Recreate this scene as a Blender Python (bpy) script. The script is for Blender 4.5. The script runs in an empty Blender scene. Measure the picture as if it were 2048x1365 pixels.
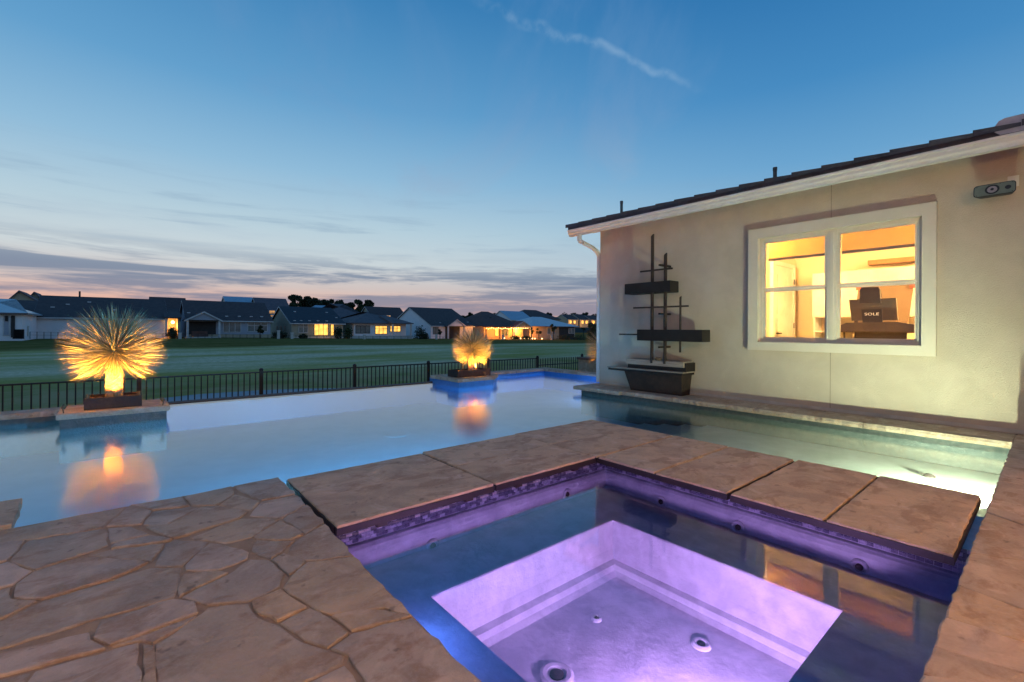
import bpy, bmesh, math, random
from mathutils import Vector, Matrix
R = math.radians
rnd = random.Random(7)
sc = bpy.context.scene
COL = sc.collection

# ------------------------------------------------------------------ camera
FPX, HPY, ROLL, CH = 916.0, 658.5, -0.006, 1.05          # focal length and horizon in 2048-px units, roll, eye height
AZ = R(49.9126)                                            # heading, from the x axis
FW = Vector((math.cos(AZ), math.sin(AZ), 0)); RT = Vector((math.sin(AZ), -math.cos(AZ), 0))
cd = bpy.data.cameras.new('camera'); cam = bpy.data.objects.new('camera', cd); COL.objects.link(cam)
cd.sensor_width = 36; cd.lens = FPX / 2048 * 36; cd.shift_y = -(682.5 - HPY) / 2048
cd.clip_start = 0.05; cd.clip_end = 5000
cam.matrix_world = Matrix.Translation((0, 0, CH)) @ Matrix.Rotation(AZ - R(90), 4, 'Z') @ Matrix.Rotation(R(90), 4, 'X') @ Matrix.Rotation(-ROLL, 4, 'Z')
sc.camera = cam

# ------------------------------------------------------------------ colour helpers, render settings
def lin(r, g, b):
    return tuple(((c / 255) / 12.92 if c / 255 <= .04045 else ((c / 255 + .055) / 1.055) ** 2.4) for c in (r, g, b)) + (1,)
sc.render.engine = 'CYCLES'
sc.cycles.use_denoising = True
sc.cycles.max_bounces = 10; sc.cycles.transparent_max_bounces = 16
sc.cycles.caustics_reflective = False; sc.cycles.caustics_refractive = False
sc.cycles.sample_clamp_indirect = 80
sc.view_settings.view_transform = 'Standard'; sc.view_settings.look = 'None'
sc.view_settings.exposure = 0; sc.view_settings.gamma = 1

# ------------------------------------------------------------------ world: dusk sky
class NT:
    def __init__(s, tree): s.t = tree; s.n = tree.nodes; s.l = tree.links
    def new(s, typ, **kw):
        n = s.n.new(typ)
        for k, v in kw.items(): setattr(n, k, v)
        return n
    def put(s, sock, v):
        if isinstance(v, bpy.types.NodeSocket): s.l.new(v, sock)
        else: sock.default_value = v
    def math(s, op, a, b=0.0, c=0.0, clamp=False):
        n = s.new('ShaderNodeMath', operation=op, use_clamp=clamp)
        s.put(n.inputs[0], a); s.put(n.inputs[1], b); s.put(n.inputs[2], c); return n.outputs[0]
    def vmath(s, op, a, b=(0, 0, 0)):
        n = s.new('ShaderNodeVectorMath', operation=op); s.put(n.inputs[0], a); s.put(n.inputs[1], b)
        return n.outputs['Value'] if op == 'DOT_PRODUCT' else n.outputs[0]
    def mix(s, f, a, b, blend='MIX'):
        n = s.new('ShaderNodeMix', data_type='RGBA', blend_type=blend)
        s.put(n.inputs['Factor'], f); s.put(n.inputs['A'], a); s.put(n.inputs['B'], b); return n.outputs['Result']
    def ramp(s, f, stops, interp='LINEAR'):
        n = s.new('ShaderNodeValToRGB'); n.color_ramp.interpolation = interp; e = n.color_ramp.elements
        while len(e) < len(stops): e.new(0.5)
        for i, (p, c) in enumerate(stops): e[i].position = p; e[i].color = c if isinstance(c, tuple) else (c, c, c, 1)
        s.put(n.inputs[0], f); return n.outputs[0]
    def noise(s, vec, scale=5, detail=4, rough=.55, dist=0):
        n = s.new('ShaderNodeTexNoise'); s.put(n.inputs['Vector'], vec)
        n.inputs['Scale'].default_value = scale; n.inputs['Detail'].default_value = detail
        n.inputs['Roughness'].default_value = rough; n.inputs['Distortion'].default_value = dist
        return n.outputs[0]
    def smooth(s, x, lo, hi):
        n = s.new('ShaderNodeMapRange', interpolation_type='SMOOTHSTEP'); s.put(n.inputs[0], x)
        n.inputs[1].default_value = lo; n.inputs[2].default_value = hi; return n.outputs[0]

def pix_dir(px, py):
    x = px - 1024; y = py - HPY; c, s_ = math.cos(ROLL), math.sin(ROLL)
    v = FW + RT * ((x * c + y * s_) / FPX) + Vector((0, 0, -((-x * s_ + y * c) / FPX)))
    return v.normalized()

wd = bpy.data.worlds.new('World'); sc.world = wd; wd.use_nodes = True
wd.node_tree.nodes.clear(); w = NT(wd.node_tree)
wout = w.new('ShaderNodeOutputWorld'); bg = w.new('ShaderNodeBackground'); w.l.new(bg.outputs[0], wout.inputs[0])
tc = w.new('ShaderNodeTexCoord'); D = tc.outputs['Generated']
sx = w.new('ShaderNodeSeparateXYZ'); w.l.new(D, sx.inputs[0]); Z = sx.outputs[2]
SUN_AZ = AZ + R(38)                                        # where the sun went down
sunv = (math.cos(SUN_AZ), math.sin(SUN_AZ), 0)
toward = w.vmath('DOT_PRODUCT', D, sunv)
far_side = w.ramp(Z, [(0.0, lin(196, 168, 172)), (.05, lin(168, 172, 188)), (.11, lin(158, 183, 202)), (.2, lin(140, 182, 210)), (.3, lin(104, 162, 206)), (.42, lin(68, 137, 192)), (.58, lin(40, 112, 172)), (1, lin(24, 78, 140))])
sun_side = w.ramp(Z, [(0.0, lin(240, 168, 138)), (.035, lin(232, 176, 154)), (.08, lin(205, 192, 190)), (.13, lin(200, 211, 216)), (.2, lin(180, 205, 218)), (.3, lin(142, 186, 216)), (.42, lin(98, 159, 204)), (.58, lin(60, 130, 184)), (1, lin(26, 80, 142))])
sky = w.mix(w.smooth(toward, .25, 1.0), far_side, sun_side)
# a faint physical twilight underneath
ns = w.new('ShaderNodeTexSky', sky_type='NISHITA'); ns.sun_disc = False; ns.sun_elevation = R(-1.0); ns.sun_rotation = R(90) - SUN_AZ
sky = w.mix(1.0, sky, w.mix(1.0, ns.outputs[0], (.02, .02, .02, 1), 'MULTIPLY'), 'ADD')
# cloud streaks: coordinates on a layer overhead, squeezed toward the horizon
zc = w.math('ADD', w.math('MAXIMUM', Z, 0.0), 0.07)
cmb = w.new('ShaderNodeCombineXYZ')
along = w.vmath('DOT_PRODUCT', D, tuple(RT)); deep = w.vmath('DOT_PRODUCT', D, tuple(FW))
w.put(cmb.inputs[0], w.math('MULTIPLY', along, 2.1)); w.put(cmb.inputs[1], w.math('MULTIPLY', w.math('DIVIDE', 1.0, zc), .42)); w.put(cmb.inputs[2], w.math('MULTIPLY', deep, .8))
n1 = w.noise(cmb.outputs[0], 1.55, 7, .58, .6)
cmb2 = w.new('ShaderNodeCombineXYZ')
w.put(cmb2.inputs[0], w.math('MULTIPLY', along, 1.5)); w.put(cmb2.inputs[1], w.math('MULTIPLY', Z, 17)); w.put(cmb2.inputs[2], w.math('ADD', w.math('MULTIPLY', deep, .9), 4.3))
n2 = w.noise(cmb2.outputs[0], 1.9, 10, .64, .35)
low = w.math('MULTIPLY', w.smooth(Z, .165, .095), w.smooth(Z, -.02, .03))
cl = w.math('MULTIPLY', w.smooth(n2, .40, .56), low)
sky = w.mix(w.math('MULTIPLY', cl, .88), sky, w.mix(w.smooth(Z, .02, .12), lin(140, 136, 154), lin(114, 134, 160)))
hi = w.math('MULTIPLY', w.smooth(n1, .5, .75), w.smooth(Z, .1, .22))
sky = w.mix(w.math('MULTIPLY', hi, .5), sky, w.mix(w.smooth(Z, .18, .5), lin(165, 185, 205), lin(110, 150, 195)))
wis = w.math('MULTIPLY', w.smooth(n2, .5, .68), w.math('MULTIPLY', w.smooth(Z, .32, .2), w.smooth(Z, .1, .18)))
sky = w.mix(w.math('MULTIPLY', wis, .38), sky, lin(128, 158, 186))
# contrail high up
c1, c2 = pix_dir(960, 8), pix_dir(1425, 187); cn = c1.cross(c2).normalized(); ct = (c2 - c1).normalized()
cdev = w.math('ADD', w.vmath('DOT_PRODUCT', D, tuple(cn)), w.math('MULTIPLY', w.math('SUBTRACT', w.noise(D, 9, 3, .6), .5), .05))
cpos = w.vmath('DOT_PRODUCT', w.vmath('SUBTRACT', D, tuple(c1)), ct)
wdt = w.math('ADD', .006, w.math('MULTIPLY', w.math('SUBTRACT', .55, cpos), .014))
cm = w.math('MULTIPLY', w.smooth(w.math('DIVIDE', w.math('ABSOLUTE', cdev), wdt), 1.0, 0.0), w.math('MULTIPLY', w.smooth(cpos, -.05, .04), w.smooth(cpos, (c2 - c1).length, (c2 - c1).length - .12)))
cm = w.math('MULTIPLY', cm, w.smooth(w.noise(D, 22, 4, .6), .3, .65))
sky = w.mix(w.math('MULTIPLY', cm, .27), sky, lin(170, 200, 225))
w.put(bg.inputs[0], sky); bg.inputs[1].default_value = 1.0

# ------------------------------------------------------------------ materials
def base_mat(name):
    m = bpy.data.materials.new(name); m.use_nodes = True; t = NT(m.node_tree)
    b = t.n['Principled BSDF']; return m, t, b
def pm(name, c1, c2=None, scale=6, rough=.7, bump=0.0, bscale=None, metal=0, stretch=(1, 1, 1), rand=0.0, detail=5, spec=.4):
    """two-tone noise material; rand shifts the tone per object"""
    m, t, b = base_mat(name)
    c1 = tuple(c1[:3]) + (1,); c2 = tuple((c2 or [x * .75 for x in c1])[:3]) + (1,)
    co = t.new('ShaderNodeTexCoord').outputs['Object']
    mp = t.new('ShaderNodeMapping'); t.l.new(co, mp.inputs[0]); mp.inputs['Scale'].default_value = stretch
    vec = mp.outputs[0]
    oi = t.new('ShaderNodeObjectInfo').outputs['Random']
    if rand:
        vec = t.vmath('ADD', vec, t.math('MULTIPLY', oi, 37.0))
    f = t.smooth(t.noise(vec, scale, detail, .6, .3), .3, .7)
    c = t.mix(f, c1, c2)
    if rand:
        hs = t.new('ShaderNodeHueSaturation'); t.put(hs.inputs['Color'], c)
        t.put(hs.inputs['Value'], t.math('ADD', 1 - rand, t.math('MULTIPLY', oi, 2 * rand)))
        t.put(hs.inputs['Hue'], t.math('ADD', .5 - rand * .05, t.math('MULTIPLY', t.math('FRACT', t.math('MULTIPLY', oi, 7.3)), rand * .1)))
        c = hs.outputs[0]
    t.put(b.inputs['Base Color'], c); b.inputs['Roughness'].default_value = rough; b.inputs['Metallic'].default_value = metal
    b.inputs['Specular IOR Level'].default_value = spec
    if bump:
        bn = t.new('ShaderNodeBump'); bn.inputs['Strength'].default_value = bump; bn.inputs['Distance'].default_value = .02
        t.put(bn.inputs['Height'], t.noise(vec, bscale or scale * 6, 6, .65)); t.l.new(bn.outputs[0], b.inputs['Normal'])
    return m
def emis(name, col, strength, tex=0.0, scale=3):
    m, t, b = base_mat(name)
    b.inputs['Base Color'].default_value = tuple(col[:3]) + (1,)
    c = tuple(col[:3]) + (1,)
    if tex:
        co = t.new('ShaderNodeTexCoord').outputs['Object']
        c = t.mix(t.smooth(t.noise(co, scale, 3, .6), .3, .7), c, tuple(x * (1 - tex) for x in col[:3]) + (1,))
    t.put(b.inputs['Emission Color'], c); b.inputs['Emission Strength'].default_value = strength
    return m
def water_mat(name, rough, tint, bump, ior=1.5):
    m = bpy.data.materials.new(name); m.use_nodes = True; t = NT(m.node_tree); t.n.clear()
    out = t.new('ShaderNodeOutputMaterial'); mx = t.new('ShaderNodeMixShader'); fr = t.new('ShaderNodeFresnel'); fr.inputs[0].default_value = ior
    tr = t.new('ShaderNodeBsdfTransparent'); tr.inputs[0].default_value = tint
    gl = t.new('ShaderNodeBsdfGlossy'); gl.inputs['Roughness'].default_value = rough; gl.inputs[0].default_value = (1, 1, 1, 1)
    if bump:
        bn = t.new('ShaderNodeBump'); bn.inputs['Strength'].default_value = 1.0; bn.inputs['Distance'].default_value = bump
        co = t.new('ShaderNodeTexCoord').outputs['Object']
        t.put(bn.inputs['Height'], t.noise(co, 11, 2, .5)); t.l.new(bn.outputs[0], gl.inputs['Normal']); t.l.new(bn.outputs[0], fr.inputs['Normal'])
    t.l.new(fr.outputs[0], mx.inputs[0]); t.l.new(tr.outputs[0], mx.inputs[1]); t.l.new(gl.outputs[0], mx.inputs[2]); t.l.new(mx.outputs[0], out.inputs[0])
    return m

def stone_mat(name, ca, cb, cc):
    m, t, b = base_mat(name)
    co = t.new('ShaderNodeTexCoord').outputs['Object']; oi = t.new('ShaderNodeObjectInfo').outputs['Random']
    vec = t.vmath('ADD', co, t.math('MULTIPLY', oi, 51.0))
    tone = t.ramp(t.math('FRACT', t.math('MULTIPLY', oi, 5.7)), [(0, ca + (1,)), (.5, cb + (1,)), (1, cc + (1,))])
    big = t.smooth(t.noise(vec, 3.0, 7, .65, .8), .38, .66)
    col = t.mix(t.math('MULTIPLY', big, .75), tone, t.mix(.6, tone, (.20, .14, .10, 1)))
    mp = t.new('ShaderNodeMapping'); t.put(mp.inputs[0], vec); mp.inputs['Scale'].default_value = (1.4, 2.6, 2.6); t.put(mp.inputs['Rotation'], (0, 0, .8))
    lay = t.noise(mp.outputs[0], 3, 7, .62, .5)
    pale = t.smooth(t.noise(t.vmath('ADD', vec, (9.1, 3.3, 0)), 5.5, 6, .6, .6), .52, .68)
    col = t.mix(t.math('MULTIPLY', pale, .5), col, (.74, .56, .42, 1))
    col = t.mix(t.math('MULTIPLY', t.smooth(lay, .50, .62), .6), col, (.30, .17, .09, 1))
    fine = t.noise(vec, 70, 4, .7)
    col = t.mix(t.math('MULTIPLY', t.smooth(fine, .35, .75), .4), col, (.52, .42, .34, 1))
    spot = t.smooth(t.noise(vec, 14, 3, .5), .66, .74)
    col = t.mix(t.math('MULTIPLY', spot, .5), col, (.11, .075, .06, 1))
    t.put(b.inputs['Base Color'], col); b.inputs['Roughness'].default_value = .72; b.inputs['Specular IOR Level'].default_value = .3
    hgt = t.math('ADD', t.math('MULTIPLY', lay, 1.0), t.math('ADD', t.math('MULTIPLY', t.noise(vec, 12, 7, .65), 1.1), t.math('MULTIPLY', fine, .12)))
    bn = t.new('ShaderNodeBump'); bn.inputs['Strength'].default_value = .8; bn.inputs['Distance'].default_value = .018
    t.put(bn.inputs['Height'], hgt); t.l.new(bn.outputs[0], b.inputs['Normal'])
    return m

M = {}
M['stone'] = stone_mat('flagstone', (.64, .43, .25), (.44, .335, .245), (.68, .49, .36))
M['slab'] = stone_mat('slab_stone', (.62, .42, .26), (.59, .40, .245), (.65, .45, .28))
M['coping'] = stone_mat('coping_stone', (.42, .32, .22), (.45, .34, .24), (.40, .30, .21))
M['mortar'] = pm('mortar', (.50, .33, .20), (.38, .245, .15), 9, .95, .6, 60)
M['steel'] = pm('dark_steel', (.016, .012, .013), (.028, .016, .015), 8, .55, .1)
M['plaster'] = pm('pool_plaster', (.74, .74, .75), (.52, .52, .57), 7, .8, .35, 14, detail=8)
M['ledge'] = pm('ledge_plaster', (.74, .77, .70), (.55, .60, .53), 2.2, .8, .2, 6, detail=7)
M['pool_floor'] = pm('pool_floor', (.50, .72, .84), (.43, .65, .78), 3, .8, .2, 8)
M['dark_tile'] = pm('dark_waterline_tile', (.06, .075, .07), (.10, .11, .10), 18, .35, .5, 50)
M['mosaic'] = pm('glass_mosaic', (.16, .15, .20), (.07, .07, .11), 40, .2)
M['mosaic_b'] = pm('pale_mosaic', (.46, .44, .52), (.30, .28, .36), 40, .2)
M['blue_tile'] = pm('blue_tile', (.05, .24, .55), (.035, .18, .45), 20, .3, .2)
M['weir_tile'] = pm('weir_tile', (.015, .07, .19), (.01, .05, .15), 20, .3, .2)
M['wet_rim'] = pm('brown_rim', (.16, .09, .065), (.10, .06, .05), 6, .8, .4)
M['water'] = water_mat('pool_water', .135, (.70, .91, 1.0, 1), 0, 1.7)
M['spa_water'] = water_mat('spa_water', .045, (.64, .79, 1.0, 1), 0, 1.7)
M['stucco'] = pm('stucco', (.48, .385, .295), (.43, .345, .26), 2.5, .92, .5, 85, detail=6)
M['joint'] = pm('joint_bead', (.20, .16, .12), None, 6, .9)
M['trim'] = pm('painted_trim', (.56, .47, .37), (.52, .44, .34), 3, .6, .12, 50)
M['fascia'] = pm('gutter_paint', (.62, .58, .52), (.56, .52, .47), 5, .45, .06)
M['soffit'] = pm('soffit_board', (.5, .45, .38), None, 3, .8)
M['vinyl'] = pm('window_vinyl', (.58, .48, .38), (.54, .45, .35), 4, .45)
M['rooftile'] = pm('roof_tile', (.055, .055, .065), (.035, .035, .045), 8, .8, .4, rand=.2)
M['pipe'] = pm('vent_pipe', (.06, .08, .09), None, 5, .6)
M['guard'] = pm('splash_guard', (.34, .31, .35), None, 6, .5)
M['iron'] = pm('fence_iron', (.022, .016, .014), (.03, .02, .016), 20, .5)
M['corten'] = pm('rusty_steel', (.040, .022, .015), (.020, .013, .010), 6, .8, .35, 30)
M['bronze'] = pm('bronze_box', (.022, .017, .015), (.016, .012, .011), 5, .6, .1, spec=.2)
M['wood'] = pm('weathered_wood', (.33, .26, .20), (.22, .165, .125), 4, .8, .3, stretch=(12, 1, 12), rand=.15)
M['bark'] = pm('yucca_bark', (.34, .25, .15), (.16, .105, .06), 22, .9, 1.0, 40, stretch=(1, 1, 2.2))
M['leaf'] = pm('yucca_leaf', (.27, .265, .15), (.19, .195, .115), 9, .6)
M['soil'] = pm('gravel', (.20, .13, .08), (.09, .06, .04), 60, .95, 1.0, 90)
M['black'] = pm('black_plastic', (.02, .02, .02), None, 9, .5)
M['spk_green'] = pm('speaker_baffle', (.17, .20, .14), (.14, .17, .12), 9, .45)
M['spk_cone'] = pm('speaker_cone', (.42, .36, .33), None, 30, .35, metal=.2)
M['white_fit'] = pm('white_fitting', (.7, .7, .72), None, 9, .4)
M['brass'] = pm('brass_fixture', (.12, .08, .04), None, 9, .45, metal=.6)
M['roomwall'] = pm('room_wall', (.72, .58, .38), (.70, .56, .36), 2, .9)
M['roomwhite'] = pm('room_white', (.8, .76, .66), None, 2, .5)
M['roomfloor'] = pm('room_floor', (.25, .17, .1), None, 3, .6)
M['shade'] = pm('woven_shade', (.80, .62, .40), (.74, .56, .35), 3, .9, .2, 60, stretch=(1, 1, 14))
def translucent(mname, col, k=.6):
    m = M[mname]; t = NT(m.node_tree); b = t.n['Principled BSDF']; o = [n for n in t.n if n.type == 'OUTPUT_MATERIAL'][0]
    tr = t.new('ShaderNodeBsdfTranslucent'); tr.inputs[0].default_value = col; mx = t.new('ShaderNodeMixShader'); mx.inputs[0].default_value = k
    t.l.new(b.outputs[0], mx.inputs[1]); t.l.new(tr.outputs[0], mx.inputs[2]); t.l.new(mx.outputs[0], o.inputs[0])
translucent('shade', (.95, .72, .40, 1)); translucent('leaf', (.55, .48, .22, 1), .2)
M['amber'] = pm('amber_bar', (.38, .19, .05), None, 3, .6)
M['tread'] = pm('treadmill_plastic', (.12, .085, .045), (.10, .07, .04), 5, .45)
M['tread_d'] = pm('treadmill_dark', (.05, .035, .02), None, 5, .5)
M['letter'] = emis('white_letter', (1, .95, .8), .25)
M['brownpanel'] = pm('brown_panel', (.24, .15, .075), (.22, .135, .07), 3, .7)
M['red'] = pm('red_corner', (.5, .12, .06), None, 3, .6)
def glass_mat():
    m = bpy.data.materials.new('window_glass'); m.use_nodes = True; t = NT(m.node_tree); t.n.clear()
    out = t.new('ShaderNodeOutputMaterial'); mx = t.new('ShaderNodeMixShader'); fr = t.new('ShaderNodeFresnel'); fr.inputs[0].default_value = 1.45
    tr = t.new('ShaderNodeBsdfTransparent'); tr.inputs[0].default_value = (.95, .95, .93, 1)
    gl = t.new('ShaderNodeBsdfGlossy'); gl.inputs['Roughness'].default_value = .01
    t.l.new(fr.outputs[0], mx.inputs[0]); t.l.new(tr.outputs[0], mx.inputs[1]); t.l.new(gl.outputs[0], mx.inputs[2]); t.l.new(mx.outputs[0], out.inputs[0]); return m
M['glass'] = glass_mat()

# ------------------------------------------------------------------ geometry helpers
def woff(p):
    v = Vector((0, 0, 0))
    while p is not None: v += p.location; p = p.parent
    return v
def props(o, label=None, cat=None, group=None, kind=None):
    for k, v in (('label', label), ('category', cat), ('group', group), ('kind', kind)):
        if v: o[k] = v
    return o
class MB:
    """collects faces in world coordinates"""
    def __init__(s): s.v = []; s.f = []; s.mi = []; s.cur = 0
    def add(s, vs, fs):
        o = len(s.v); s.v += [Vector(p) for p in vs]; s.f += [tuple(i + o for i in f) for f in fs]; s.mi += [s.cur] * len(fs); return s
    def box(s, x0, x1, y0, y1, z0, z1):
        return s.add([(x0, y0, z0), (x1, y0, z0), (x1, y1, z0), (x0, y1, z0), (x0, y0, z1), (x1, y0, z1), (x1, y1, z1), (x0, y1, z1)],
                     [(0, 3, 2, 1), (4, 5, 6, 7), (0, 1, 5, 4), (1, 2, 6, 5), (2, 3, 7, 6), (3, 0, 4, 7)])
    def hexa(s, a, b):
        """a: 4 points ring, b: 4 points ring"""
        return s.prism(a, b)
    def prism(s, a, b):
        n = len(a); return s.add(list(a) + list(b), [tuple(reversed(range(n))), tuple(range(n, 2 * n))] + [(i, (i + 1) % n, n + (i + 1) % n, n + i) for i in range(n)])
    def tube(s, p, q, r0, r1=None, n=8, caps=True):
        p, q = Vector(p), Vector(q); r1 = r0 if r1 is None else r1
        d = (q - p).normalized(); u = d.orthogonal().normalized(); v = d.cross(u)
        a = [p + (u * math.cos(6.2832 * i / n) + v * math.sin(6.2832 * i / n)) * r0 for i in range(n)]
        b = [q + (u * math.cos(6.2832 * i / n) + v * math.sin(6.2832 * i / n)) * r1 for i in range(n)]
        o = len(s.v); s.v += a + b
        fs = [(o + i, o + (i + 1) % n, o + n + (i + 1) % n, o + n + i) for i in range(n)]
        if caps: fs += [tuple(o + i for i in reversed(range(n))), tuple(o + n + i for i in range(n))]
        s.f += fs; s.mi += [s.cur] * len(fs); return s
    def path(s, pts, r, n=8):
        for a, b in zip(pts[:-1], pts[1:]): s.tube(a, b, r, r, n)
        return s
    def lathe(s, c, axis, prof, n=20):
        """prof: (radius, height along axis)"""
        c = Vector(c); d = Vector(axis).normalized(); u = d.orthogonal().normalized(); v = d.cross(u); o = len(s.v)
        for r, h in prof:
            for i in range(n): s.v.append(c + d * h + (u * math.cos(6.2832 * i / n) + v * math.sin(6.2832 * i / n)) * r)
        fs = []
        for k in range(len(prof) - 1):
            for i in range(n): fs.append((o + k * n + i, o + k * n + (i + 1) % n, o + (k + 1) * n + (i + 1) % n, o + (k + 1) * n + i))
        fs.append(tuple(o + i for i in reversed(range(n)))); fs.append(tuple(o + (len(prof) - 1) * n + i for i in range(n)))
        s.f += fs; s.mi += [s.cur] * len(fs); return s
    def build(s, name, mat, parent=None, smooth=False, bevel=0, **kw):
        off = woff(parent); me = bpy.data.meshes.new(name)
        me.from_pydata([tuple(v - off) for v in s.v], [], s.f)
        for mm in (mat if isinstance(mat, list) else [mat]): me.materials.append(M[mm] if isinstance(mm, str) else mm)
        if isinstance(mat, list):
            for p, i in zip(me.polygons, s.mi): p.material_index = i
        bm = bmesh.new(); bm.from_mesh(me)
        bmesh.ops.recalc_face_normals(bm, faces=bm.faces)
        if bevel: bmesh.ops.bevel(bm, geom=[e for e in bm.edges], offset=bevel, segments=2, affect='EDGES', clamp_overlap=True)
        bm.to_mesh(me); bm.free()
        if smooth:
            for p in me.polygons: p.use_smooth = True
        o = bpy.data.objects.new(name, me); COL.objects.link(o)
        if parent is not None: o.parent = parent
        return props(o, **kw)
def box(name, mat, parent, *b, **kw): return MB().box(*b).build(name, mat, parent, **kw)
def thing(name, label, cat, loc=(0, 0, 0), group=None):
    o = bpy.data.objects.new(name, None); COL.objects.link(o); o.location = loc; o.empty_display_size = .1
    return props(o, label, cat, group)
def dupe(o, loc=None, parent=None):
    c = o.copy(); COL.objects.link(c)
    if parent is not None: c.parent = parent
    if loc is not None: c.location = loc
    return c
def lamp(name, typ, loc, power, col, parent=None, size=.05, target=None, spot=None, blend=.5):
    l = bpy.data.lights.new(name, typ); l.energy = power; l.color = col
    o = bpy.data.objects.new(name, l); COL.objects.link(o)
    if typ == 'AREA': l.shape = 'DISK'; l.size = size
    else: l.shadow_soft_size = size
    if spot: l.spot_size = R(spot); l.spot_blend = blend
    off = woff(parent)
    if parent is not None: o.parent = parent
    o.location = Vector(loc) - off
    if target is not None: o.rotation_euler = (Vector(target) - Vector(loc)).to_track_quat('-Z', 'Y').to_euler()
    return o
def ground_pt(px, py, z=0.0):
    """where the view through a photograph pixel meets a level plane"""
    d = pix_dir(px, py); t = (z - CH) / d.z; return Vector((d.x * t, d.y * t, z))

# ------------------------------------------------------------------ flagstones (cells of a power diagram)
def cells(seeds, poly, joint):
    out = []
    for i, (a, wa) in enumerate(seeds):
        P = [Vector(p) for p in poly]
        for j, (b, wb) in enumerate(seeds):
            if i == j or not P: continue
            n = Vector((b[0] - a[0], b[1] - a[1])); L = n.length
            if L < 1e-6 or L > 4: continue
            n /= L; off = (L * L + wa - wb) / (2 * L) - joint / 2
            Q = []
            for k in range(len(P)):
                p, q = P[k], P[(k + 1) % len(P)]
                dp = (p.x - a[0]) * n.x + (p.y - a[1]) * n.y - off; dq = (q.x - a[0]) * n.x + (q.y - a[1]) * n.y - off
                if dp <= 0: Q.append(p)
                if dp * dq < 0: Q.append(p + (q - p) * (dp / (dp - dq)))
            P = Q
        out.append(P)
    return out
def flagstone(poly, parent, mat, name='flagstone', ztop=0.0, thick=.045, rough=.006, step=.07):
    if len(poly) < 3: return None
    area = abs(sum(poly[i].x * poly[(i + 1) % len(poly)].y - poly[(i + 1) % len(poly)].x * poly[i].y for i in range(len(poly)))) / 2
    if area < .004: return None
    cx = sum(p.x for p in poly) / len(poly); cy = sum(p.y for p in poly) / len(poly); c = Vector((cx, cy))
    ring = []
    for k in range(len(poly)):
        p, q = poly[k], poly[(k + 1) % len(poly)]; L = (q - p).length; n = max(1, int(L / step)); ph = rnd.random() * 6
        for j in range(n):
            v = p + (q - p) * (j / n); nrm = Vector((-(q - p).y, (q - p).x)).normalized() if L else Vector((0, 0))
            a = 0 if j == 0 else rnd.uniform(-rough, rough) + math.sin(j * 1.7 + ph) * rough * .35
            v = v + nrm * a
            if j == 0 and rough > .003: v = v + (c - v).normalized() * min(.003, (c - v).length * .03)
            ring.append(v)
    dz = rnd.uniform(-.004, .003); tx, ty = rnd.uniform(-.004, .004), rnd.uniform(-.004, .004)
    def zt(v): return ztop + dz + (v.x - cx) * tx + (v.y - cy) * ty
    n = len(ring); vs = []
    for v in ring: vs.append((v.x, v.y, ztop - thick))
    for v in ring: vs.append((v.x, v.y, zt(v) - .002 - rnd.uniform(0, .003)))
    ins = []
    for v in ring:
        d = c - v; ins.append(v + d.normalized() * min(.003 + rnd.uniform(0, .007), d.length * .3))
    for v in ins: vs.append((v.x, v.y, zt(v)))
    fs = [tuple(reversed(range(n)))] + [(k * n + i, k * n + (i + 1) % n, (k + 1) * n + (i + 1) % n, (k + 1) * n + i) for k in (0, 1) for i in range(n)] + [tuple(2 * n + i for i in range(n))]
    return MB().add(vs, fs).build(name, mat, parent)

PORCH_FILL_W = 215
PF = -.52                                                    # pool floor
ZW = -.13                                                   # water level
# ------------------------------------------------------------------ terrace, pool and spa (the setting)
deck = MB().prism([(-9, -8, -1.25), (.81, -8, -1.25), (.81, 3.515, -1.25), (-9, 3.515, -1.25)], [(-9, -8, -.0085), (.81, -8, -.0085), (.81, 3.515, -.0085), (-9, 3.515, -.0085)])
deck = deck.build('terrace', 'mortar', None, kind='structure')
Z9 = 980 / 2048
def inset(P, d):
    """shrink a polygon by clipping with its own edges moved inward (convex parts) or toward its centre"""
    c = sum(P, Vector((0, 0))) / len(P); out = []; n = len(P)
    ar = sum(P[i].x * P[(i + 1) % n].y - P[(i + 1) % n].x * P[i].y for i in range(n)); sg = 1 if ar > 0 else -1
    for i in range(n):
        e0 = (P[i] - P[i - 1]).normalized(); e1 = (P[(i + 1) % n] - P[i]).normalized()
        n0 = Vector((-e0.y, e0.x)) * sg; n1 = Vector((-e1.y, e1.x)) * sg; b = n0 + n1
        k = max(.35, b.length / 2); out.append(P[i] + b.normalized() * (d / k) if b.length > 1e-4 else P[i])
    return out
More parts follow.
